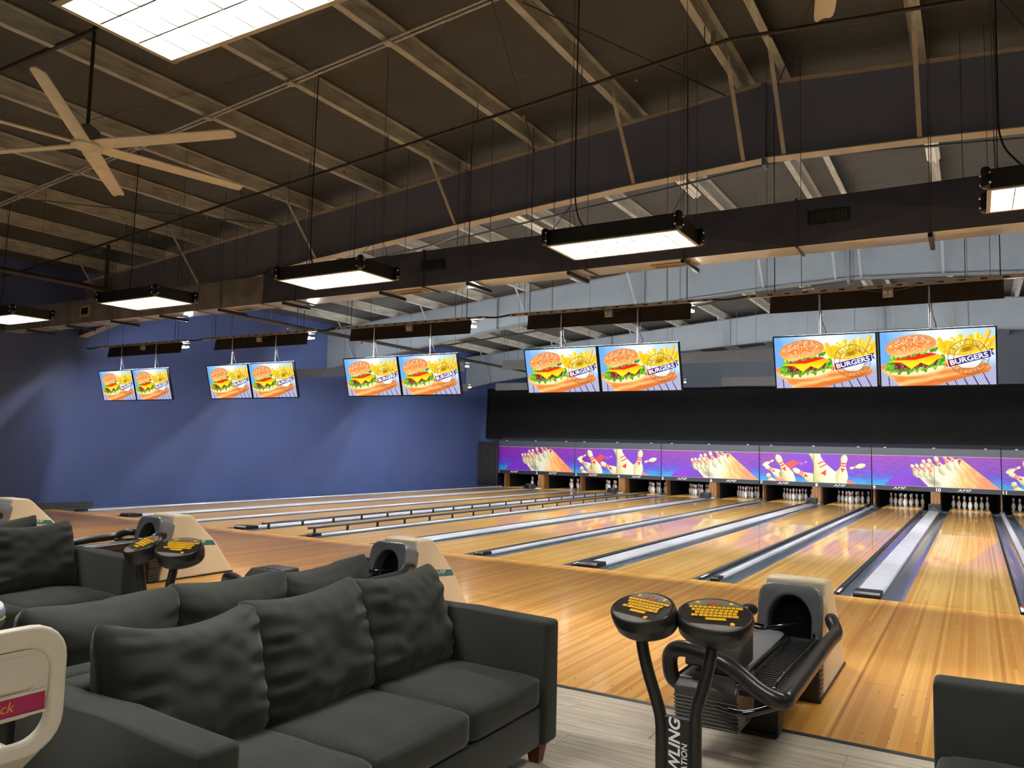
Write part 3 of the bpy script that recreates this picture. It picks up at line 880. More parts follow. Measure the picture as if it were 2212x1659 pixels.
# ------------------------------------------------------------------ pin decks: kickbacks, pit backs, pins
for n in range(0, 13):
    if n == 0: xc, wd = lane_c(1) - LW / 2 - ND / 2, 0.08
    else: xc, wd = (lane_c(n) + lane_c(n + 1)) / 2, (0.26 if n % 2 == 1 else 0.09)
    where = f'at the pin deck beyond {LN(n)}' if n else 'at the pin deck on the blue wall side'
    t = thing('kickback', f'worn brown wooden kickback {where}', 'partition', (xc, 17.35, 0), 'wooden kickbacks')
    for s in ((-1, 1) if wd > 0.1 else (0,)):
        x = s * (wd / 2 - 0.02)
        obj('side_board', prism(M(), [(0.05, -0.05), (0.46, -0.05), (0.40, 0.95), (0.32, 0.95), (0.05, 0.72)], 'x', x - 0.02, x + 0.02, 0.004, 1), M_KICK, t)
        obj('rear_board', prism(M(), [(0.47, -0.05), (2.3, -0.05), (2.3, 0.95), (0.41, 0.95)], 'x', x - 0.018, x + 0.018), M_VELVET, t)
    if wd > 0.1:
        for q in range(3):
            obj('front_board', box(M(), -wd / 2 + 0.005 + q * (wd - 0.01) / 3, -wd / 2 + (q + 1) * (wd - 0.01) / 3, 0.0, 0.045, -0.02, 0.72, 0.004, 1), M_KICK, t)
pb = obj('pit_backdrop', box(M(), WALL_X + 0.02, 4.6, 19.75, 19.8, -0.12, 1.9), M_VELVET)
tag(pb, 'black pit backdrop behind the standing pins', 'backdrop')
M_PIN = mat('white_pin_plastic', S(232, 230, 226), 0.25, var=0.06, scale=8, coat=0.5)
M_PINR = mat('red_pin_stripe', S(200, 40, 44), 0.3)
PROF = [(0.0, 0.0), (0.0258, 0.0), (0.0285, 0.004), (0.0360, 0.019), (0.0495, 0.057), (0.0578, 0.0857), (0.0605, 0.114), (0.0578, 0.149), (0.0470, 0.184), (0.0312, 0.219), (0.0248, 0.238), (0.0233, 0.254), (0.0237, 0.275), (0.0262, 0.301), (0.0312, 0.329), (0.0323, 0.343), (0.0300, 0.360), (0.0215, 0.374), (0.010, 0.380), (0.0, 0.381)]
def rad(z):
    for (a, za), (b, zb) in zip(PROF, PROF[1:]):
        if za <= z <= zb and zb > za: return a + (b - a) * (z - za) / (zb - za)
    return 0.02
pm = M(); lathe(pm, [(max(r, 0.0005), z) for r, z in PROF], 16)
pin_me = bpy.data.meshes.new('pin_body'); bmesh.ops.recalc_face_normals(pm, faces=pm.faces); pm.to_mesh(pin_me); pm.free()
for p in pin_me.polygons: p.use_smooth = True
pin_me.materials.append(M_PIN)
bands = []
for z0, z1 in ((0.228, 0.248), (0.256, 0.276)):
    bm = M(); zz = [z0 + (z1 - z0) * k / 3 for k in range(4)]
    lathe(bm, [(rad(zz[0]) - 0.002, zz[0])] + [(rad(z) + 0.0008, z) for z in zz] + [(rad(zz[3]) - 0.002, zz[3])], 16)
    me = bpy.data.meshes.new('red_stripe'); bmesh.ops.recalc_face_normals(bm, faces=bm.faces); bm.to_mesh(me); bm.free(); me.materials.append(M_PINR)
    bands.append(me)
ROWS = ['white red-necked head pin', 'white red-necked second-row pin', 'white red-necked third-row pin', 'white red-necked back-row pin']
for n in range(1, 12):
    c = lane_c(n)
    for row in range(4):
        for k in range(row + 1):
            p = obj('bowling_pin', pin_me, None, None, (c + (k - row / 2) * 0.3048, 18.288 + row * 0.264, 0.0))
            tag(p, f'{ROWS[row]} on {LN(n)}', 'bowling pin', f'pins standing on {LN(n)}')
            for b in bands: obj('red_stripe', b, None, p)
# ------------------------------------------------------------------ televisions over the foul line, their rails, socket boxes and lane-light baffles
M_BEZEL = mat('black_bezel', S(14, 14, 15), 0.25)
M_INK = mat('brown_badge_ink', S(92, 62, 26), 0.5)
TVW, TVH = 1.115, 0.632
def uvp(u, v): return ((u - 8) / 16 * SCR_W, (4.5 - v) / 9 * SCR_H)
def emis_ink(name, c): return emis(name, c, 1.0)
M_INKE = emis_ink('badge_letters_light', S(62, 40, 16))
M_WORDE = emis_ink('banner_letters_light', S(252, 252, 255))
word = text_mesh('BURGERS', 0.072, 0.017, 0, 1.2)
bx, bz = uvp(12.43, 4.85)
word.transform(Matrix.Translation((bx, 0, bz)) @ Matrix.Rotation(math.radians(-0.0), 4, 'Y') @ ROT_X90 @ Matrix.Rotation(math.radians(13.4), 4, 'Z'))
cx_, cz_ = uvp(12.35, 4.55)
top_w = arc_text('DELICIOUS', 2.33 / 16 * SCR_W, 160, 38, 0.045, 0.014)
low_w = arc_text('FRESH&HOT', 2.33 / 16 * SCR_W, 221, 347, 0.045, 0.014, inward=True)
for me in (top_w, low_w): me.transform(Matrix.Translation((cx_, 0, cz_)) @ ROT_X90)
M_POLE = mat('white_pole', S(205, 206, 210), 0.25, metal=0.5)
RAIL_Z, TV_Y = 3.436, -0.03
proto = None
TVZ = 2.925 - TVH / 2 * math.cos(math.radians(15))
for i in range(5):
    pc = pair_x(1 + 2 * i) + PITCH2 / 2 + 0.16
    for k in (0, 1):
        n = 1 + 2 * i + k
        lab = f'wide burger advert television hanging above {LN(n)}'
        x = pc + (k - 0.5) * (TVW + 0.014)
        if proto is None:
            t = thing('television', lab, 'television', (x, TV_Y, TVZ), 'burger advert televisions')
            hb = M(); box(hb, -TVW / 2, TVW / 2, -0.0, 0.045, -TVH / 2, TVH / 2, 0.006, 2)
            h = obj('housing', hb, M_BEZEL, t, smooth=40); h.rotation_euler = (math.radians(15), 0, 0)
            bz_ = M()
            for a in ((-TVW / 2, TVW / 2, TVH / 2 - 0.014, TVH / 2), (-TVW / 2, TVW / 2, -TVH / 2, -TVH / 2 + 0.016), (-TVW / 2, -TVW / 2 + 0.014, -TVH / 2, TVH / 2), (TVW / 2 - 0.014, TVW / 2, -TVH / 2, TVH / 2)):
                box(bz_, a[0], a[1], -0.008, 0.001, a[2], a[3])
            obj('bezel', bz_, M_BEZEL, h)
            obj('screen', burger_me, M_SCREEN, h, (0, -0.002, 0.001))
            obj('banner_lettering', word, M_WORDE, h, (0, -0.0035, 0.001))
            obj('badge_lettering', top_w, M_INKE, h, (0, -0.0035, 0.001))
            obj('badge_lettering', low_w, M_INKE, h, (0, -0.0035, 0.001))
            for q_ in h.children:
                if 'lettering' in q_.name: q_['kind'] = 'stuff'
            obj('rear_cover', box(M(), -0.3, 0.3, 0.045, 0.08, -0.2, 0.15, 0.01, 1), M_BLACK, h)
            zt_ = RAIL_Z - TVZ
            obj('hanger_pole', cyl(M(), (-0.06, 0.08, 0.1), (-0.06, 0.08, zt_ - 0.02), 0.010, 10), M_POLE, t, smooth=40)
            obj('mount_bracket', box(M(), -0.14, 0.02, 0.03, 0.10, 0.02, 0.14), M_BLACK, t)
            obj('power_cable', tube(M(), smooth_path([(-0.02, 0.10, 0.2), (0.0, 0.12, 0.36), (-0.03, 0.09, 0.5), (-0.05, 0.11, zt_ - 0.01)], 5), 0.006, 5), M_BLACK, t)
            proto = t
        else:
            dup(proto, lab, (x, TV_Y, TVZ))
    # rail
    lanes = LP(1 + 2 * i)
    r = thing('strut_rail', f'steel strut rail carrying the two televisions above {lanes}', 'rail', (pc + 0.02, 0.05, RAIL_Z), 'television rails')
    ch = [(-0.0205, 0.0), (0.0205, 0.0), (0.0205, 0.041), (-0.0205, 0.041)]
    obj('channel', prism(M(), ch, 'x', -1.47, 1.47), M_GALV, r)
    for q in np.arange(-1.4, 1.41, 0.2):
        obj('slot', box(M(), q - 0.03, q + 0.03, -0.0212, -0.0205, 0.012, 0.028), M_BLACK, r)
    for q in (-1.15, 1.15):
        ztop = frame_top(pc + q) + 0.2 - RAIL_Z
        obj('hanger_rod', cyl(M(), (q, 0, 0.041), (q, 0, ztop), 0.006, 6), M_WIRE, r)
        obj('hanger_rod', cyl(M(), (q - 0.09, 0, 0.041), (q - 0.09, 0, ztop), 0.003, 6), M_WIRE, r)
    obj('cable', tube(M(), smooth_path([(-1.9, 0.0, 0.02), (-1.7, 0, 0.005), (-1.45, 0, 0.03)], 5), 0.014, 6), M_BLACK, r)
    bxo = thing('socket_box', f'metal twin socket box under the rail above {lanes}', 'socket box', (pc + 0.1, 0.03, RAIL_Z - 0.11), 'socket boxes under the rails')
    obj('box_body', box(M(), -0.055, 0.055, -0.02, 0.03, 0, 0.10, 0.006, 2), M_GALV, bxo, smooth=40)
    for q in (-0.026, 0.026):
        obj('outlet', lathe(M(), [(0.018, 0), (0.018, 0.006)], 10), M_WHITE, bxo, (q, -0.0195, 0.05)).rotation_euler = (math.pi / 2, 0, 0)
    for s in (-1, 1):
        obj('lead', tube(M(), smooth_path([(s * 0.05, 0, 0.07), (s * 0.16, 0.0, 0.08), (s * 0.28, -0.02, 0.10)], 5), 0.006, 5), M_WIRE, bxo)

M_TUBE = emis('lane_lamp_tube', (0.95, 0.98, 1.0, 1), LANE_LAMP_POWER)
def baffle(x, y, z, label, mt, gname):
    t = thing('lane_light_baffle', label, 'light fixture', (x, y, z), gname)
    p = [(-0.02, 0.0), (-0.005, 0.0), (0.03, 0.20), (0.22, 0.21), (0.22, 0.225), (0.015, 0.215)]
    obj('shade', prism(M(), p, 'x', -1.2, 1.2), mt, t)
    for q in (0.07, 0.16):
        obj('tube_lamp', cyl(M(), (-1.15, q, 0.13), (1.19, q, 0.13), 0.014, 8), M_TUBE, t)
    obj('lamp_holder', box(M(), -1.16, -1.13, 0.04, 0.19, 0.09, 0.2), M_BLACK, t)
    for q in (-0.85, 0.85):
        obj('hanging_wire', cyl(M(), (q, 0.08, 0.21), (q, 0.08, frame_top(x + q) + 0.2 - z), 0.004, 5), M_WIRE, t)
    return t
M_BAFD = mat('dark_brown_baffle', S(44, 38, 34), 0.5, var=0.1)
M_BAFG = mat('grey_baffle', S(92, 92, 92), 0.5, var=0.1)
for y, z, mt, nm in ((0.12, 3.24, M_BAFD, 'dark lane light baffle behind the televisions above'), (4.95, 3.24, M_BAFG, 'grey middle-row lane light baffle above'), (10.1, 3.24, M_BAFG, 'grey far-row lane light baffle above')):
    for i in range(6):
        pc = pair_x(1 + 2 * i) + PITCH2 / 2 + 0.16
        baffle(pc, y, z, f'{nm} {LP(1 + 2 * i)}', mt, 'lane light baffles')

# ------------------------------------------------------------------ air duct
DY, DZ0, DDEP = -1.26, 3.68, 0.37
M_DUCTB = mat('black_duct_paint', S(70, 73, 90), 0.24, var=0.1, scale=3)
M_DUCTG = mat('grey_galvanised_duct', S(128, 124, 122), 0.45, metal=0.2, var=0.3, scale=3)
M_DUCTU = mat('pale_galvanised_duct_underside', S(196, 194, 182), 0.28, metal=0.6, var=0.12, scale=2)
M_GRILLE = mat('beige_grille', S(176, 150, 116), 0.5)
dt = thing('air_duct', 'long rectangular sheet metal air duct hung across the hall behind the hanging lights', 'air duct', (0, DY, DZ0))
segs = [-16.93, -15.5, -13.9, -12.3, -10.8, -9.27]
segs2 = [-9.27, -8.56, -6.16, -3.76, -1.36, 1.04, 3.44, 5.84, 8.24, 10.6]
def duct_seg(x0, x1, h, mf):
    bm = M()
    xm = (x0 + x1) / 2
    v = [bm.verts.new(p) for p in ((x0, 0, 0), (x1, 0, 0), (x1, 0, h), (x0, 0, h), (xm, -0.03, h / 2))]
    for a, b in ((0, 1), (1, 2), (2, 3), (3, 0)): bm.faces.new((v[a], v[b], v[4]))
    w_ = [bm.verts.new(p) for p in ((x0, DDEP, 0), (x1, DDEP, 0), (x1, DDEP, h), (x0, DDEP, h))]
    bm.faces.new((v[3], v[2], w_[2], w_[3])); bm.faces.new((w_[0], w_[3], w_[2], w_[1]))
    o = obj('duct_section', bm, mf, dt)
    bm = M()
    a = [bm.verts.new(p) for p in ((x0, 0, 0), (x1, 0, 0), (x1, DDEP, 0), (x0, DDEP, 0), (xm, DDEP / 2, -0.008))]
    for i, j in ((0, 1), (1, 2), (2, 3), (3, 0)): bm.faces.new((a[j], a[i], a[4]))
    obj('underside_sheet', bm, M_DUCTU, o)
    obj('joint_flange', box(M(), x1 - 0.012, x1 + 0.012, -0.02, DDEP + 0.02, -0.016, h + 0.016), mf, o)
for a, b in zip(segs, segs[1:]): duct_seg(a, b, 0.44, M_DUCTG)
for a, b in zip(segs2, segs2[1:]): duct_seg(a, b, 0.485, M_DUCTB)
def grille(x, z=None, y=None):
    if z is not None:
        g = obj('front_grille', box(M(), x - 0.20, x + 0.20, -0.024, -0.002, z - 0.075, z + 0.075, 0.004, 1), M_BLACK, dt)
        for q in range(12):
            obj('vane', box(M(), x - 0.178 + q * 0.03, x - 0.168 + q * 0.03, -0.034, -0.022, z - 0.06, z + 0.06), M_CHAR, g)
    else:
        g = obj('underside_grille', box(M(), x - 0.24, x + 0.24, y - 0.08, y + 0.08, -0.02, -0.004, 0.003, 1), M_GRILLE, dt)
        for q in range(14):
            obj('vane', box(M(), x - 0.19 + q * 0.028, x - 0.178 + q * 0.028, y - 0.045, y + 0.045, -0.024, -0.019), M_BLACK, g)
for x in (-1.05, -6.0, 3.9): grille(x, z=0.27)
for x in (-2.75, -6.5, -9.9, -12.9, 1.9): grille(x, y=0.2)
for x in (-12.2, -14.0):
    g = obj('side_register', box(M(), x - 0.16, x + 0.16, -0.03, -0.004, 0.10, 0.32, 0.004, 1), M_GRILLE, dt)
    obj('register_core', box(M(), x - 0.10, x + 0.10, -0.034, -0.028, 0.15, 0.27), M_BLACK, g)
for x in [-15.9, -14.5, -13.1, -11.7, -10.2, -8.75, -6.85, -5.4, -3.95, -2.55, -0.15, 1.6, 3.2]:
    s = obj('hanger_strut', box(M(), x - 0.02, x + 0.02, -0.06, DDEP + 0.12, -0.06, -0.018), M_BLACK, dt)
    zt_ = frame_top(x) - DZ0
    for yy in (-0.04, DDEP + 0.08):
        obj('hanger_rod', cyl(M(), (x, yy, -0.05), (x, yy, zt_), 0.0035, 5), M_WIRE, s)

# ------------------------------------------------------------------ hanging troffers
M_LENS = emis('troffer_lens_light', (1.0, 0.975, 0.93, 1), TROFFER_POWER)
M_LOUV = mat('satin_louver', S(92, 89, 80), 0.5, var=0.04)
M_TFRAME = mat('pale_troffer_frame', S(168, 158, 136), 0.35, metal=0.4)
TX, TY, TH = 1.21, 0.56, 0.15
def make_troffer(label, loc):
    t = thing('troffer_light', label, 'ceiling light', loc, 'hanging troffer lights')
    hb = M()
    box(hb, -TX / 2, TX / 2, -TY / 2, -TY / 2 + 0.012, 0.006, TH); box(hb, -TX / 2, TX / 2, TY / 2 - 0.012, TY / 2, 0.006, TH)
    box(hb, -TX / 2, -TX / 2 + 0.012, -TY / 2, TY / 2, 0.006, TH); box(hb, TX / 2 - 0.012, TX / 2, -TY / 2, TY / 2, 0.006, TH)
    box(hb, -TX / 2, TX / 2, -TY / 2, TY / 2, TH - 0.008, TH)
    obj('housing', hb, M_BLACK, t)
    fb = M()
    for a in ((-TX / 2 - 0.012, TX / 2 + 0.012, -TY / 2 - 0.012, -TY / 2 + 0.014), (-TX / 2 - 0.012, TX / 2 + 0.012, TY / 2 - 0.014, TY / 2 + 0.012), (-TX / 2 - 0.012, -TX / 2 + 0.014, -TY / 2, TY / 2), (TX / 2 - 0.014, TX / 2 + 0.012, -TY / 2, TY / 2)):
        box(fb, a[0], a[1], a[2], a[3], 0.0, 0.01)
    obj('trim_frame', fb, M_TFRAME, t)
    obj('lens', box(M(), -TX / 2 + 0.014, TX / 2 - 0.014, -TY / 2 + 0.014, TY / 2 - 0.014, 0.10, 0.107), M_LENS, t)
    for k in range(1, 3):
        y = -TY / 2 + TY * k / 3
        obj('louver_blade', box(M(), -TX / 2 + 0.014, TX / 2 - 0.014, y - 0.004, y + 0.004, 0.004, 0.09), M_LOUV, t)
    for k in range(1, 8):
        x = -TX / 2 + TX * k / 8
        obj('louver_blade', box(M(), x - 0.0025, x + 0.0025, -TY / 2 + 0.014, TY / 2 - 0.014, 0.004, 0.085), M_LOUV, t)
    for sx in (-1, 1):
        for sy in (-1, 1):
            obj('corner_post', box(M(), sx * (TX / 2 + 0.018) - 0.03, sx * (TX / 2 + 0.018) + 0.03, sy * (TY / 2 + 0.018) - 0.03, sy * (TY / 2 + 0.018) + 0.03, 0.008, TH + 0.012, 0.022, 4), M_BLACKG, t, smooth=60)
            for kz in (0.045, 0.115):
                for ex, ey in ((sx, 0), (0, sy)):
                    kb = M(); bmesh.ops.create_icosphere(kb, subdivisions=2, radius=0.011)
                    obj('latch_knob', kb, M_CHROME, t, (sx * TX / 2 + ex * 0.048 - (0 if ex else sx * 0.005), sy * TY / 2 + ey * 0.048 - (0 if ey else sy * 0.005), kz), smooth=60)
    for sx in (-1, 1):
        ax = sx * 0.56
        for sy in (-1, 1):
            obj('sling_wire', cyl(M(), (ax, sy * 0.27, TH), (ax, 0.09, TH + 0.34), 0.003, 5), M_WIRE, t)
    il = M()
    for sx in (-1, 1): box(il, sx * (TX / 2 - 0.0135) - 0.001, sx * (TX / 2 - 0.0135) + 0.001, -TY / 2 + 0.013, TY / 2 - 0.013, 0.004, 0.1)
    for sy in (-1, 1): box(il, -TX / 2 + 0.013, TX / 2 - 0.013, sy * (TY / 2 - 0.0135) - 0.001, sy * (TY / 2 - 0.0135) + 0.001, 0.004, 0.1)
    obj('inner_reflector', il, M_LOUV, t)
    return t
def hang(t):
    loc = t.location
    for sx in (-1, 1):
        ax = sx * 0.56
        obj('hanging_wire', cyl(M(), (ax, 0.09, TH + 0.34), (ax, 0.09, frame_top(loc.x + ax) + 0.2 - loc.z), 0.003, 5), M_WIRE, t)
    obj('power_cord', tube(M(), smooth_path([(-0.30, 0.05, TH), (-0.42, 0.03, TH + 0.12), (-0.52, 0.10, TH + 0.35), (-0.53, 0.10, TH + 0.8), (-0.52, 0.10, frame_top(loc.x) + 0.1 - loc.z)], 5), 0.007, 6), M_BLACK, t)
ords = ['first', 'second', 'third', 'fourth', 'fifth', 'sixth', 'seventh', 'eighth']
TXS = [-12.83, -9.40, -5.95, -2.505, 0.895, 4.3, 7.7]
tp = make_troffer('first black lit troffer from the blue wall in the row beside the duct', (TXS[0], -3.12, 3.367))
for k, x in enumerate(TXS[1:], 1):
    dup(tp, f'{ords[k]} black lit troffer from the blue wall in the row beside the duct', (x, -3.12, 3.367))
for k, x in enumerate(TXS):
    dup(tp, f'{ords[k]} black lit troffer from the blue wall in the row above the sofas', (x - 0.06, -7.47, 3.39))
for k, x in enumerate(TXS):
    dup(tp, f'{ords[k]} black lit troffer from the blue wall in the row behind the sofas', (x, -11.8, 3.39))

for o in list(COL.objects):
    if o.name.startswith('troffer_light'): hang(o)

# ------------------------------------------------------------------ big ceiling fans
M_FAN = mat('beige_fan_blade', S(204, 195, 174), 0.45, var=0.06)
M_MOTOR = mat('grey_fan_motor', S(120, 118, 116), 0.4, var=0.1)
def blade_mesh():
    bm = M()
    st = [0.14, 0.24, 0.5, 0.9, 1.3, 1.62, 1.68, 1.70]
    wd = [0.075, 0.080, 0.078, 0.074, 0.070, 0.066, 0.058, 0.040]
    top, botm = [], []
    for r, w2 in zip(st, wd):
        tw = math.radians(-12)
        rt, rb = [], []
        for q in (-1, -0.5, 0, 0.5, 1):
            y = q * w2; z = y * math.tan(tw) + 0.012 * (1 - q * q)
            rt.append(bm.verts.new((r, y, z + 0.006))); rb.append(bm.verts.new((r, y, z - 0.006)))
        top.append(rt); botm.append(rb)
    n = len(st)
    for i in range(n - 1):
        for j in range(4):
            bm.faces.new((top[i][j], top[i + 1][j], top[i + 1][j + 1], top[i][j + 1]))
            bm.faces.new((botm[i][j], botm[i][j + 1], botm[i + 1][j + 1], botm[i + 1][j]))
        for j in (0, 4):
            bm.faces.new((top[i][j], botm[i][j], botm[i + 1][j], top[i + 1][j]))
    for i in (0, n - 1):
        for j in range(4): bm.faces.new((top[i][j], top[i][j + 1], botm[i][j + 1], botm[i][j]))
    me = bpy.data.meshes.new('fan_blade'); bmesh.ops.recalc_face_normals(bm, faces=bm.faces); bm.to_mesh(me); bm.free()
    for p in me.polygons: p.use_smooth = True
    me.set_sharp_from_angle(angle=math.radians(50))
    return me
BL = blade_mesh()
def fan(loc, a0, label):
    t = thing('ceiling_fan', label, 'ceiling fan', loc, 'big ceiling fans')
    obj('hub_cap', lathe(M(), [(0.02, -0.035), (0.12, -0.033), (0.142, -0.02), (0.146, 0.02), (0.08, 0.03)], 28), M_FAN, t, smooth=50)
    obj('motor', lathe(M(), [(0.08, 0.03), (0.12, 0.05), (0.12, 0.15), (0.07, 0.19), (0.03, 0.22)], 24), M_MOTOR, t, smooth=50)
    for k in range(6):
        b = obj('fan_blade', BL, M_FAN, t); b.rotation_euler = (0, 0, a0 + k * math.pi / 3)
    zt_ = frame_top(loc[0]) - loc[2]
    obj('down_rod', cyl(M(), (0, 0, 0.2), (0, 0, zt_), 0.018, 10), M_PIPE, t, smooth=40)
    obj('mount_beam', box(M(), -2.0, 0.4, -0.02, 0.02, zt_ - 0.07, zt_ - 0.03), M_PIPE, t)
    for q in (1.6, -1.2):
        obj('guy_wire', cyl(M(), (0, 0, 0.26), (q * 0.8, q, zt_), 0.003, 5), M_WIRE, t)
    return t
fan((-7.58, -5.095, 4.53), 5.539, 'large six-bladed beige ceiling fan over the sofas near the blue wall')
fan((-0.30, -5.68, 4.53), math.atan2(1.66, -0.36), 'large six-bladed beige ceiling fan under the roof ridge')

# ------------------------------------------------------------------ pipes, conduits, bracing rods, strip lights
def along_roof(y, drop, x0, x1, r, m, name, label, cat, extra=None, n=10):
    t = thing(name, label, cat, (x0, y, frame_top(x0) - drop))
    base = Vector((x0, y, frame_top(x0) - drop))
    pts = [Vector((x, y, frame_top(x) - drop)) - base for x in ([x0, RIDGE_X, x1] if x0 < RIDGE_X < x1 else [x0, x1])]
    obj('pipe_run', tube(M(), pts, r, n), m, t, smooth=50)
    return t, base
t, b = along_roof(-3.17, 0.02, -16.9, 12.4, 0.016, M_GALV, 'twin_conduit', 'twin steel conduits strapped under the purlins in front of the dark beam', 'conduit', n=8)
obj('pipe_run', t.children[0].data, M_GALV, t, (0, 0.06, -0.005))
for x in PURL_L[:8]:
    p = Vector((x, -3.14, frame_top(x) - 0.02)) - b
    obj('conduit_strap', box(M(), p.x - 0.05, p.x + 0.05, p.y - 0.06, p.y + 0.05, p.z - 0.03, p.z - 0.012), M_GALV, t)
t, b = along_roof(-1.36, 0.25, -16.9, 12.4, 0.021, M_PIPE, 'sprinkler_pipe', 'black sprinkler pipe running under the roof in front of the dark beam', 'pipe')
for x in PURL_L[:9]:
    p = Vector((x, -1.36, frame_top(x) - 0.25)) - b
    obj('pipe_hanger', cyl(M(), (p.x, p.y, p.z), (p.x, p.y, p.z + 0.26), 0.006, 5), M_WIRE, t)
    obj('sprinkler_head', lathe(M(), [(0.008, 0), (0.014, -0.02), (0.006, -0.05), (0.016, -0.055)], 8), mat('brass', S(176, 132, 70), 0.3, metal=0.9), t, (p.x + 0.7, p.y, p.z - 0.02))
p = Vector((-2.2, -1.36, frame_top(-2.2) - 0.25)) - b
obj('brass_elbow', tube(M(), [(p.x, p.y, p.z - 0.03), (p.x, p.y, p.z + 0.14)], 0.030, 10), mat('dull_brass', S(150, 134, 104), 0.4, metal=0.5), t, smooth=40)
t, b = along_roof(2.35, 0.3, -16.9, 12.4, 0.018, M_PIPE, 'sprinkler_pipe', 'black sprinkler pipe running under the roof just behind the dark beam', 'pipe')
t, b = along_roof(11.2, 0.35, -16.9, 12.4, 0.026, M_PIPE, 'sprinkler_pipe', 'black sprinkler pipe under the roof between the two light grey beams', 'pipe')
mp_ = thing('sprinkler_main', 'black sprinkler main running along the blue wall with copper heads', 'pipe', (-13.28, -13.5, 4.22))
obj('pipe_run', cyl(M(), (0, 0, 0), (0, 30.5, 0), 0.045, 12), M_PIPE, mp_, smooth=50)
for y in (12.2, 16.5, 19.0, 20.6, 22.6, 25.0):
    obj('sprinkler_head', lathe(M(), [(0.012, 0), (0.03, -0.03), (0.012, -0.07), (0.03, -0.08)], 8), mat('copper_red', S(150, 78, 52), 0.4, metal=0.5), mp_, (0, y, -0.04))
obj('riser', cyl(M(), (0.0, 12.15, 0), (0.0, 12.15, frame_top(-13.28) - 0.29 - 4.22), 0.036, 10), M_PIPE, mp_, smooth=50)
for q, y in enumerate((3, 8, 16, 21, 26)):
    obj('pipe_hanger', cyl(M(), (0, y, 0), (0, y, frame_top(-13.28) + 0.2 - 4.22), 0.006, 5), M_WIRE, mp_)
def rod(a, b_, label, r=0.008, m=None):
    A, B = Vector(a), Vector(b_)
    o = obj('bracing_rod', cyl(M(), (0, 0, 0), B - A, r, 6), m or M_PIPE, None, A)
    tag(o, label, 'bracing rod', 'roof bracing rods')
rod((-3.94, -3.16, 6.06), (-5.36, 0.29, 5.93), 'thin bracing rod from the twin conduits to the dark beam')
rod((-3.70, -2.95, 6.08), (-2.52, 0.29, 6.18), 'thin bracing rod slanting to the dark beam near the ridge')
rod((-1.15, -1.49, 6.14), (-1.88, 0.29, 6.16), 'short thin bracing rod meeting the dark beam under the ridge')
rod((0.2, -1.6, 6.03), (0.88, 0.29, 5.99), 'thin bracing rod meeting the dark beam right of the ridge'.replace('right of', 'beyond'))
rod((-12.6, -3.0, 5.30), (-10.64, 0.29, 5.50), 'thin bracing rod meeting the dark beam close to the blue wall')
M_STRIP = mat('white_strip_light', S(226, 220, 204), 0.4)
for k, (x, lab) in enumerate(((-11.55, 'fourth'), (-7.05, 'third'), (-3.97, 'second'), (-0.28, 'first'))):
    z = frame_top(x) - 0.09
    t = thing('strip_light', f'unlit white strip light behind the dark beam, {lab} from the roof ridge', 'strip light', (x, 2.45, z), 'unlit strip lights')
    obj('body', prism(M(), [(-0.06, 0.09), (-0.09, 0.05), (-0.05, 0.02), (0.05, 0.02), (0.09, 0.05), (0.06, 0.09)], 'y', 0.0, 1.22), M_STRIP, t)
    for q in (-0.03, 0.03): obj('tube', cyl(M(), (q, 0.02, 0.0), (q, 1.2, 0.0), 0.013, 8), M_WHITE, t, smooth=40)
o = obj('loose_cable', tube(M(), smooth_path([(-10.8, 0.85, 4.74), (-9.8, 0.85, 4.72), (-8.6, 0.85, 4.80), (-7.6, 0.85, 4.92), (-6.9, 0.85, 5.07)], 6), 0.008, 6), M_WHITE)
tag(o, 'thin white cable drooping below the dark beam', 'cable')
# ------------------------------------------------------------------ sofas
def fabric():
    k = NT('charcoal_sofa_fabric')
    tc = k.n('ShaderNodeTexCoord')
    f = k.noise(tc.outputs['Object'], 3.0, 4, 0.6)
    k.l(k.ramp(f, [(0.3, S(36, 40, 36)), (0.7, S(45, 49, 45))]), k.b.inputs['Base Color'])
    k.b.inputs['Roughness'].default_value = 0.85
    k.b.inputs['Specular IOR Level'].default_value = 0.25
    k.b.inputs['Sheen Weight'].default_value = 0.15
    k.bump(k.noise(tc.outputs['Object'], 420, 2), 0.25, 0.002)
    return k.m
M_FAB = fabric()
M_FOOT = mat('reddish_brown_wood_foot', S(96, 48, 32), 0.4, var=0.3, scale=4, stretch=(4, 4, 1))

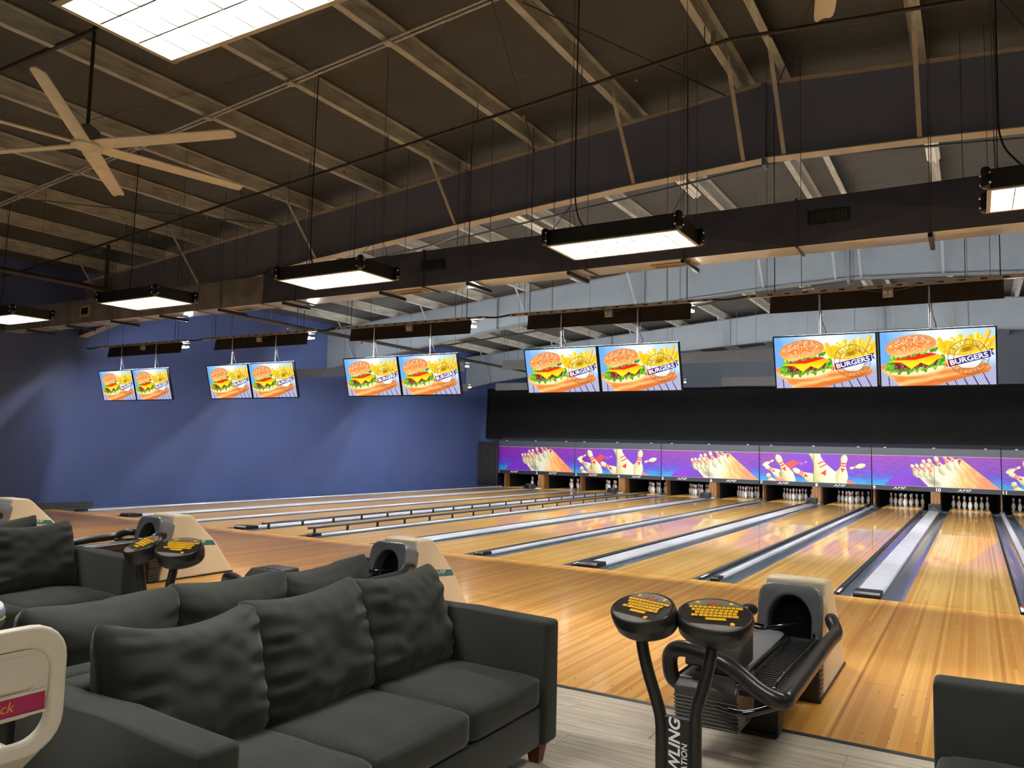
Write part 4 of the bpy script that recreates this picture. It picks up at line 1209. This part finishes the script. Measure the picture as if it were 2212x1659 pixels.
def pillow(w, h, t, seed, sag=0.03, n=34):
    bm = M()
    front, back = [], []
    for j in range(n + 1):
        rf, rb = [], []
        b = -1 + 2 * j / n
        for i in range(n + 1):
            a = -1 + 2 * i / n
            # soft rounded outline with slightly pulled-in sides
            kx = 1 - 0.10 * (1 - abs(a)) * 0 - 0.05 * (1 - b * b) * abs(a) ** 3 - 0.07 * (abs(b) ** 6) * (abs(a) ** 4)
            kz = 1 - 0.04 * (1 - a * a) * abs(b) ** 3 - 0.06 * (abs(a) ** 6) * (abs(b) ** 4)
            x, z = a * w / 2 * kx, b * h / 2 * kz
            if b > 0: z -= sag * (1 - a * a) * b * b
            th = 0.022 + (t / 2 - 0.022) * (max(0, 1 - abs(a) ** 3.2) ** 0.5) * (max(0, 1 - abs(b) ** 3.6) ** 0.5) * (1.12 - 0.18 * b)
            edge = max(abs(a), abs(b))
            ple = 0.015 * math.sin(b * 21 + 5 * mnoise.noise((b * 2, seed, 0.3))) * max(0, abs(a) - 0.45) * 1.8 * (1 - abs(a) ** 8)
            ple += 0.010 * math.sin(a * 19 + seed + 3 * mnoise.noise((a * 2, seed, 4.0))) * max(0, abs(b) - 0.6) * 2 * (1 - abs(b) ** 8)
            nz = 0.018 * mnoise.noise((a * 1.7 + seed, b * 1.9, seed * 0.7)) + 0.008 * mnoise.noise((a * 4.5, b * 4.5 + seed, 2.0))
            lim = 1 - edge ** 10
            rf.append(bm.verts.new((x, -th - (ple + nz) * lim, z)))
            rb.append(bm.verts.new((x, th + (ple - nz) * lim * 0.7, z)))
        front.append(rf); back.append(rb)
    for j in range(n):
        for i in range(n):
            bm.faces.new((front[j][i], front[j][i + 1], front[j + 1][i + 1], front[j + 1][i]))
            bm.faces.new((back[j][i], back[j + 1][i], back[j + 1][i + 1], back[j][i + 1]))
    rim = [(0, i) for i in range(n)] + [(j, n) for j in range(n)] + [(n, i) for i in range(n, 0, -1)] + [(j, 0) for j in range(n, 0, -1)]
    for k in range(len(rim)):
        (j0, i0), (j1, i1) = rim[k], rim[(k + 1) % len(rim)]
        f0, f1, b0, b1 = front[j0][i0], front[j1][i1], back[j0][i0], back[j1][i1]
        m0, m1 = [bm.verts.new((f.co + b.co) / 2 * Vector((1.025, 1, 1.025)).x) for f, b in ((f0, b0), (f1, b1))]
        bm.faces.new((f0, f1, m1, m0)); bm.faces.new((m0, m1, b1, b0))
    bmesh.ops.remove_doubles(bm, verts=bm.verts, dist=0.0004)
    bm.normal_update()
    return bm

def seat_cushion(y0, y1, x0, x1, z0, z1, seed):
    bm = M()
    n = 14
    box(bm, x0, x1, y0, y1, z0, z1)
    bmesh.ops.subdivide_edges(bm, edges=bm.edges[:], cuts=n, use_grid_fill=True)
    cx, cy, cz = (x0 + x1) / 2, (y0 + y1) / 2, (z0 + z1) / 2
    hx, hy, hz = (x1 - x0) / 2, (y1 - y0) / 2, (z1 - z0) / 2
    R = 0.035
    for v in bm.verts:
        p = v.co
        # rounded box
        q = Vector((min(max(p.x, x0 + R), x1 - R), min(max(p.y, y0 + R), y1 - R), min(max(p.z, z0 + R), z1 - R)))
        d = p - q
        if d.length > 1e-6: p = q + d.normalized() * R
        a, b = (p.x - cx) / hx, (p.y - cy) / hy
        if p.z > cz:
            p.z += 0.030 * max(0, 1 - a * a) ** 0.6 * max(0, 1 - b * b) ** 0.6 + 0.006 * mnoise.noise((a * 2 + seed, b * 2, 0))
        if p.x > cx: p.x += 0.012 * max(0, 1 - b * b) * max(0, 1 - ((p.z - cz) / hz) ** 2)
        v.co = p
    return bm

def make_sofa(label, loc, rz):
    t = thing('sofa', label, 'sofa', loc, 'charcoal sofas')
    obj('base', box(M(), -0.47, 0.455, -0.93, 0.93, 0.10, 0.285, 0.012, 2), M_FAB, t, smooth=40)
    for s in (-1, 1):
        y0, y1 = (0.925, 1.065) if s > 0 else (-1.065, -0.925)
        a = M(); prism(a, [(-0.48, 0.10), (0.48, 0.10), (0.48, 0.685), (-0.10, 0.70), (-0.48, 0.705)], 'x', 0, 1) if False else prism(a, [(-0.48, 0.10), (0.48, 0.10), (0.48, 0.69), (0.0, 0.70), (-0.48, 0.70)], 'y', y0, y1, 0.022, 4)
        obj('arm', a, M_FAB, t, smooth=60)
    obj('back_frame', box(M(), -0.48, -0.36, -0.93, 0.93, 0.10, 0.70, 0.025, 4), M_FAB, t, smooth=60)
    for k in range(3):
        y0 = -0.922 + k * 0.6147
        obj('seat_cushion', seat_cushion(y0 + 0.003, y0 + 0.6117, -0.33, 0.465, 0.288, 0.435, k * 3.1), M_FAB, t, smooth=60)
    for k in range(3):
        yc = -0.615 + k * 0.615
        o = obj('back_cushion', pillow(0.67, 0.53, 0.30, 1.3 + k * 2.7, 0.035 if k else 0.06), M_FAB, t, smooth=70)
        o.matrix_local = Matrix.Translation((-0.205, yc, 0.66)) @ Matrix.Rotation(math.radians((-2, 1.5, 0)[k]), 4, 'X') @ Matrix.Rotation(math.radians(-13), 4, 'Y') @ Matrix.Rotation(math.pi / 2, 4, 'Z')
    for sx in (-1, 1):
        for sy in (-1, 1):
            f = M(); q = []
            x, y = sx * 0.40, sy * 0.99
            for r, z in ((0.026, 0.0), (0.042, 0.11)):
                q.append([f.verts.new((x + a * r, y + b * r, z)) for a, b in ((-1, -1), (1, -1), (1, 1), (-1, 1))])
            f.faces.new(q[0][::-1]); f.faces.new(q[1])
            for i in range(4): f.faces.new((q[0][i], q[0][(i + 1) % 4], q[1][(i + 1) % 4], q[1][i]))
            obj('foot', f, M_FOOT, t)
    t.rotation_euler = (0, 0, rz)
    return t
SY = -6.935
sofa = make_sofa('charcoal three-seat sofa beside the white plastic chair, facing the two-keyboard console', (-2.14, SY, 0), 0)
def dup_sofa(label, loc, rz):
    r = dup(sofa, label, loc); r.rotation_euler = (0, 0, rz); return r
dup_sofa('charcoal sofa standing back to back with the sofa beside the white chair', (-3.115, SY, 0), math.pi)
dup_sofa('charcoal sofa with its arm beside the second keyboard console', (-5.59, SY, 0), 0)
dup_sofa('charcoal sofa back to back with the one beside the second console', (-6.565, SY, 0), math.pi)
dup_sofa('charcoal sofa end across the grey floor from the white chair sofa, past the console', (0.49, SY + 0.03, 0), math.pi)

# ------------------------------------------------------------------ ball returns
M_SHELL = mat('beige_ball_return_shell', S(214, 200, 172), 0.4, var=0.04, scale=2)
M_FACE = mat('slate_ball_return_face', S(110, 116, 124), 0.22, var=0.06, coat=0.5)
M_TEAL = mat('teal_sticker', S(36, 108, 112), 0.4)
M_TUBEB = mat('black_padded_tube', S(34, 33, 35), 0.3, var=0.1)
M_LID = mat('grey_rack_lid', S(120, 122, 124), 0.4, var=0.1)
M_HOUS = mat('dark_olive_grey_housing', S(66, 65, 62), 0.4, var=0.1)
def make_return(label, loc):
    t = thing('ball_return', label, 'ball return', loc, 'ball returns')
    # local origin: floor under the hood's front edge, on the division's centre line
    hw = 0.195
    shell = [(0.10, 0.0), (1.10, 0.0), (0.84, 0.36), (0.52, 0.67), (0.46, 0.705), (0.25, 0.715), (0.19, 0.40)]
    s = obj('hood_shell', prism(M(), shell, 'x', -hw, hw, 0.03, 4), M_SHELL, t, smooth=50)
    for sd in (-1, 1):
        st = M(); x = sd * (hw + 0.0015)
        quad(st, (x, 0.34, 0.375), (x, 0.82, 0.335), (x, 0.775, 0.395), (x, 0.34, 0.44))
        so = obj('sticker', st, M_TEAL, s)
        me = text_mesh('AMF', 0.052, 0.0, 0.25, 1.5)
        me.transform(Matrix.Rotation(math.radians(90 * sd), 4, 'Z') @ ROT_X90)
        obj('sticker_lettering', me, M_LET, s, (x + sd * 0.001, 0.60, 0.388))
    # dark arched face: a U-shaped collar
    out = [(-0.205, 0.27), (-0.205, 0.60)] + [(-0.205 + 0.09 * (1 - math.cos(a)), 0.635 + 0.09 * math.sin(a)) for a in (math.radians(d) for d in (20, 45, 70, 90))]
    out += [(-x, z) for x, z in out[::-1]]
    inn = [(0.135, 0.27), (0.135, 0.47)] + [(0.135 * math.cos(math.radians(d)), 0.49 + 0.165 * math.sin(math.radians(d))) for d in range(10, 180, 14)] + [(-0.135, 0.47), (-0.135, 0.27)]
    f = obj('arched_face', prism(M(), out + inn, 'y', -0.02, 0.17), M_FACE, t, (0, 0.05, 0.0), smooth=35)
    bv = f.modifiers.new('round', 'BEVEL'); bv.width = 0.016; bv.segments = 3; bv.limit_method = 'ANGLE'
    f.rotation_euler = (math.radians(-14), 0, 0); f.location = (0, -0.055, -0.01)
    obj('tunnel_shade_plate', box(M(), -0.15, 0.15, 0.105, 0.118, 0.24, 0.67), M_VELVET, f)  # flat black plate stands in for the shade inside the arched opening
    b = obj('front_base', box(M(), -0.19, 0.19, -0.03, 0.10, 0.0, 0.30, 0.01, 2), M_BLACK, t, smooth=40)
    for k in range(9):
        obj('rib', box(M(), 0.185, 0.198, -0.025, 0.10, 0.03 + k * 0.028, 0.042 + k * 0.028), M_CHAR, b)
    obj('base_trim', box(M(), -0.2, 0.2, -0.02, 1.08, 0.0, 0.015), M_BLACK, t)
    # rack
    tr_ = obj('tray', prism(M(), [(-0.27, 0.36), (0.25, 0.36), (0.27, 0.42), (0.235, 0.42), (0.21, 0.385), (-0.235, 0.385), (-0.27, 0.42)], 'y', -1.35, -0.02), M_BLACK, t)
    for k in range(26):
        obj('tray_rib', box(M(), 0.03, 0.2, -1.2 + k * 0.042, -1.18 + k * 0.042, 0.385, 0.389), M_RUBBER, tr_)
    obj('lid_panel', prism(M(), [(-0.225, 0.40), (0.01, 0.40), (0.01, 0.418), (-0.02, 0.432), (-0.195, 0.432), (-0.225, 0.415)], 'y', -1.22, -0.12, 0.006, 2), M_LID, t, smooth=40)
    for x in (0.03, 0.20):
        obj('ball_rail', tube(M(), smooth_path([(x - 0.05, 0.05, 0.40), (x - 0.02, -0.10, 0.43), (x, -0.3, 0.425), (x, -1.2, 0.425), (x, -1.36, 0.40)], 6), 0.011, 8), M_BLACKG, t, smooth=50)
    obj('lift_lever', tube(M(), smooth_path([(-0.16, 0.02, 0.42), (-0.22, -0.12, 0.455), (-0.12, -0.22, 0.455), (0.0, -0.12, 0.47), (0.05, 0.05, 0.46)], 6), 0.012, 8), M_BLACKG, t, smooth=50)
    # padded bumper tubes
    obj('bumper_tube', tube(M(), smooth_path([(0.25, 0.10, 0.50), (0.265, 0.0, 0.51), (0.31, -0.14, 0.47), (0.30, -0.4, 0.455), (0.295, -1.38, 0.43), (0.27, -1.52, 0.42), (0.18, -1.545, 0.455), (0.03, -1.52, 0.54), (-0.14, -1.46, 0.565), (-0.25, -1.42, 0.555), (-0.305, -1.38, 0.50), (-0.30, -1.36, 0.40), (-0.265, -1.33, 0.36)], 6), 0.040, 14), M_TUBEB, t, smooth=60)
    obj('bumper_tube', tube(M(), smooth_path([(-0.25, 0.10, 0.50), (-0.27, 0.0, 0.51), (-0.315, -0.14, 0.47), (-0.30, -0.5, 0.455), (-0.28, -1.0, 0.40)], 6), 0.040, 14), M_TUBEB, t, smooth=60)
    obj('lower_tube', tube(M(), smooth_path([(0.28, -1.40, 0.38), (0.1, -1.45, 0.31), (-0.05, -1.40, 0.30)], 6), 0.018, 8), M_BLACKG, t, smooth=50)
    # front mechanism housing with ribs and control box
    h = obj('front_housing', prism(M(), [(-1.36, 0.17), (-1.05, 0.17), (-1.02, 0.41), (-1.36, 0.41), (-1.40, 0.36)], 'x', -0.28, 0.04, 0.015, 3), M_HOUS, t, smooth=50)
    for k in range(8):
        obj('housing_rib', box(M(), -0.282, 0.042, -1.366 - 0.21 * (0.01 + k * 0.019), -1.10, 0.18 + k * 0.019, 0.189 + k * 0.019, 0.003, 1), M_HOUS, h)
    cb = obj('control_box', prism(M(), [(-1.27, 0.44), (-0.98, 0.44), (-0.98, 0.60), (-1.20, 0.60), (-1.26, 0.55)], 'x', -0.265, 0.02, 0.012, 2), M_HOUS, t, smooth=50)
    for k in range(3):
        obj('push_button', box(M(), -0.2 + k * 0.07, -0.155 + k * 0.07, -1.17, -1.13, 0.598, 0.605, 0.003, 1), M_CHAR, cb)
    obj('support_leg', prism(M(), [(-0.108, 0.0), (0.105, 0.0), (0.12, 0.36), (-0.11, 0.36)], 'y', -0.80, -0.68, 0.006, 2), M_BLACK, t, smooth=40)
    obj('leg_foot', box(M(), -0.10, 0.10, -0.815, -0.66, 0.0, 0.02), M_BLACK, t)
    obj('side_plate', box(M(), 0.22, 0.235, -0.75, -0.1, 0.28, 0.40, 0.004, 1), M_CHAR, t)
    return t
def div_c(n): return (lane_c(n) + lane_c(n + 1)) / 2
BR_Y = -4.15
br = make_return(f'beige and black ball return serving {LP(9)}', (div_c(9), BR_Y, 0.002))
for n in (7, 5, 3):
    dup(br, f'beige and black ball return serving {LP(n)}', (div_c(n), BR_Y, 0.002))

# ------------------------------------------------------------------ keyboard consoles
M_KEYP = mat('dark_key_panel', S(44, 38, 36), 0.3)
M_KEYG = mat('silver_key_panel', S(128, 122, 118), 0.3, var=0.15)
M_KEY = mat('yellow_keys', S(240, 184, 30), 0.4, var=0.05)
M_KEYO = mat('orange_keys', S(206, 96, 26), 0.4, var=0.1)
def head_parts(h):
    n = 40
    def ring(rx, ry, z, bm): return [bm.verts.new((rx * math.cos(2 * math.pi * k / n), ry * math.sin(2 * math.pi * k / n), z)) for k in range(n)]
    bm = M()
    rs = [(0.085, 0.06, -0.105), (0.140, 0.105, -0.10), (0.152, 0.116, -0.085), (0.158, 0.120, -0.052), (0.1595, 0.1212, -0.05), (0.1595, 0.1212, -0.046), (0.160, 0.122, -0.02), (0.157, 0.119, -0.004), (0.150, 0.112, 0.0), (0.146, 0.108, -0.003)]
    R = [ring(a, b, c, bm) for a, b, c in rs]
    for a, b in zip(R, R[1:]):
        for k in range(n): bm.faces.new((a[k], a[(k + 1) % n], b[(k + 1) % n], b[k]))
    bm.faces.new(R[0][::-1]); bm.faces.new(R[-1])
    return bm
def ell_clip(pts_, z):
    bm = M(); bm.faces.new([bm.verts.new((x, y, z)) for x, y in pts_]); return bm
def make_console(label, loc):
    t = thing('keyboard_console', label, 'console', loc, 'keyboard consoles')
    L = [(-0.17, 0.0, 0.76), (-0.165, 0.0, 0.70), (-0.14, 0, 0.60), (-0.095, 0, 0.47), (-0.078, 0, 0.40), (-0.075, 0, 0.30), (-0.075, 0, 0.01)]
    Rr = [(0.135, 0.03, 0.77), (0.13, 0.025, 0.70), (0.105, 0.015, 0.58), (0.078, 0, 0.48), (0.073, 0, 0.42), (0.073, 0, 0.30), (0.073, 0, 0.01)]
    for p in (L, Rr):
        obj('post', tube(M(), smooth_path(p, 6), 0.0265, 12), M_RUBBER, t, smooth=60)
    pl = obj('name_plate', box(M(), -0.06, 0.06, -0.012, 0.012, 0.02, 0.43, 0.003, 1), M_BLACK, t)
    rot = ROT_X90 @ Matrix.Rotation(math.pi / 2, 4, 'Z')
    me = text_mesh('BOWLING', 0.068, 0.026, 0.2, 1.0); me.transform(rot)
    obj('plate_lettering', me, M_LET, pl, (-0.012, -0.0135, 0.265))
    me = text_mesh('STATION', 0.036, 0.014, 0.1, 1.0); me.transform(rot)
    obj('plate_lettering', me, M_LET, pl, (0.030, -0.0135, 0.255))
    obj('base_plate', box(M(), -0.2, 0.2, -0.16, 0.16, 0.0, 0.012, 0.004, 1), M_BLACK, t)
    for (x, y, yaw) in ((-0.17, 0.0, -19), (0.14, 0.05, 19)):
        h = obj('keypad_head', head_parts(None), M_RUBBER, t, smooth=50)
        h.matrix_local = Matrix.Translation((x, y, 0.865)) @ Matrix.Rotation(math.radians(yaw), 4, 'Z') @ Matrix.Rotation(math.radians(25), 4, 'X')
        E = lambda d, k=1.0: (0.145 * k * math.cos(math.radians(d)), 0.107 * k * math.sin(math.radians(d)))
        obj('panel', ell_clip([E(d) for d in range(0, 360, 9)], -0.002), M_KEYP, h)
        top = [E(d) for d in range(35, 146, 5)]
        obj('silver_area', ell_clip(top + [(-0.06, 0.052), (-0.045, 0.075), (-0.03, 0.052), (0.03, 0.052), (0.045, 0.075), (0.06, 0.052)] if False else top, -0.0012), M_KEYG, h)
        bot_ = [E(d) for d in range(218, 323, 5)]
        obj('silver_area', ell_clip(bot_, -0.0012), M_KEYG, h)
        for r_i, (yy, cnt, kw, off) in enumerate(((0.040, 11, 0.0165, 0.0), (0.020, 10, 0.0165, 0.0), (0.001, 9, 0.0165, 0.004), (-0.018, 9, 0.0175, 0.0))):
            bm = M(); tot = cnt * 0.0195
            for q in range(cnt):
                x0 = -tot / 2 + q * 0.0195 + off
                w_ = kw
                if r_i == 0 and q == cnt - 1: w_ = 0.028
                if r_i == 3 and q in (0, cnt - 1): w_ = 0.026; x0 -= 0.012 if q == 0 else 0
                box(bm, x0, x0 + w_, yy, yy + 0.0145, -0.001, 0.0012)
            obj('key_row', bm, M_KEY, h)['kind'] = 'stuff'
        obj('space_bar', box(M(), -0.042, 0.042, -0.040, -0.025, -0.001, 0.0012), M_KEY, h)
        bm = M()
        for q, (x_, y_) in enumerate(((-0.022, 0.074), (0.022, 0.074), (0, 0.084), (0, 0.065))): lathe(bm, [(0.008, -0.001), (0.008, 0.0014), (0.005, 0.002)], 10, (x_, y_, 0))
        obj('arrow_keys', bm, M_KEYO, h)['kind'] = 'stuff'
        bm = M()
        for x_, y_ in ((-0.07, 0.078), (0.07, 0.078)): lathe(bm, [(0.010, -0.001), (0.010, 0.001), (0.006, 0.0016)], 10, (x_, y_, 0))
        lathe(bm, [(0.010, -0.001), (0.010, 0.001), (0.006, 0.0016)], 10, (0.066, -0.062, 0))
        obj('round_keys', bm, M_KEY, h)['kind'] = 'stuff'
    return t
con = make_console('black two-headed keyboard console with white plate lettering standing by the sofa with the white chair', (-0.93, -6.18, 0))
dup(con, 'black two-headed keyboard console standing between two facing charcoal sofas', (-4.36, -6.27, 0))

# ------------------------------------------------------------------ white plastic chair and the table it faces
M_CHAIR = mat('off_white_moulded_plastic', S(214, 206, 188), 0.38, var=0.04, scale=3)
M_MAG = mat('magenta_strip', S(168, 40, 88), 0.45, var=0.05)
M_ORL = mat('orange_outline_lettering', S(232, 150, 70), 0.45)
def rrect(y0, y1, z0, z1, r, n=6):
    out = []
    for cy, cz, a0 in ((y1 - r, z1 - r, 0), (y0 + r, z1 - r, 90), (y0 + r, z0 + r, 180), (y1 - r, z0 + r, 270)):
        for k in range(n + 1):
            a = math.radians(a0 + 90 * k / n)
            out.append((cy + r * math.cos(a), cz + r * math.sin(a)))
    return out
ch = thing('plastic_chair', 'off-white moulded plastic chair with a magenta strip on its back beside the sofa', 'chair', (-2.0, -8.42, 0))
o_, i_ = rrect(-0.22, 0.22, 0.705, 1.045, 0.095), rrect(-0.178, 0.178, 0.745, 0.985, 0.065)
bm = M()
A0 = [bm.verts.new((-0.018, y, z)) for y, z in o_]; A1 = [bm.verts.new((0.018, y, z)) for y, z in o_]
B0 = [bm.verts.new((-0.018, y, z)) for y, z in i_]; B1 = [bm.verts.new((0.010, y, z)) for y, z in i_]
n_ = len(o_)
for k in range(n_):
    j = (k + 1) % n_
    for q in ((A0[k], A0[j], A1[j], A1[k]), (B0[k], B1[k], B1[j], B0[j]), (A1[k], A1[j], B1[j], B1[k]), (A0[k], B0[k], B0[j], A0[j])): bm.faces.new(q)
bk = obj('back_rim', bm, M_CHAIR, ch, smooth=60)
bv = bk.modifiers.new('round', 'BEVEL'); bv.width = 0.010; bv.segments = 3; bv.limit_method = 'ANGLE'
pan = rrect(-0.177, 0.177, 0.808, 0.984, 0.06)
obj('back_panel', prism(M(), pan, 'x', -0.016, 0.004), M_CHAIR, ch)
obj('raised_panel', prism(M(), rrect(-0.160, 0.160, 0.882, 0.968, 0.045), 'x', 0.0, 0.010, 0.004, 2), M_CHAIR, ch, smooth=50)
sk = obj('magenta_strip', box(M(), 0.0, 0.007, -0.170, 0.170, 0.820, 0.868), M_MAG, ch)
ln_ = M(); box(ln_, 0.0, 0.011, -0.170, 0.172, 0.868, 0.875); box(ln_, 0.0, 0.011, -0.170, 0.172, 0.813, 0.820)
obj('strip_edging', ln_, M_CHAIR, sk)
me = text_mesh('Brunswick', 0.037, 0.006, 0.2, 1.0); me.transform(Matrix.Rotation(math.pi / 2, 4, 'Z') @ ROT_X90)
obj('strip_lettering', me, M_ORL, sk, (0.0078, 0.012, 0.844))
st_ = obj('seat', prism(M(), [(-0.46, 0.70), (-0.40, 0.685), (-0.1, 0.68), (0.0, 0.72), (0.012, 0.715), (-0.08, 0.64), (-0.40, 0.645), (-0.47, 0.675)], 'y', -0.17, 0.17, 0.012, 3), M_CHAIR, ch, smooth=50)
obj('pedestal', cyl(M(), (-0.22, 0, 0.0), (-0.22, 0, 0.65), 0.03, 12), M_CHROME, ch, smooth=50)
obj('pedestal_base', lathe(M(), [(0.2, 0.0), (0.2, 0.015), (0.05, 0.035)], 24, (-0.22, 0, 0)), M_BLACK, ch, smooth=40)
tb = thing('pedestal_table', 'white table with blue bumper edge and yellow line beside the plastic chair', 'table', (-2.80, -8.56, 0))
M_BUMP = mat('slate_blue_bumper_edge', S(110, 126, 148), 0.25, coat=0.4)
def slab(r0, z0, z1, inset): return prism(M(), rrect(-0.56 + inset, 0.57 - inset, -0.36 + inset, 0.36 - inset, r0), 'z', z0, z1, 0.006, 2)
obj('table_top', slab(0.11, 1.03, 1.055, 0.006), M_WHITE, tb, smooth=50)
obj('bumper_edge', slab(0.12, 0.995, 1.045, 0.0), M_BUMP, tb, smooth=50)
obj('yellow_line', slab(0.121, 1.012, 1.020, -0.0015), mat('yellow_line', S(224, 180, 50), 0.4), tb)
obj('column', cyl(M(), (0, 0, 0), (0, 0, 1.0), 0.045, 14), M_CHROME, tb, smooth=50)
obj('foot_plate', lathe(M(), [(0.28, 0.0), (0.28, 0.012), (0.06, 0.05)], 28), M_BLACK, tb, smooth=40)
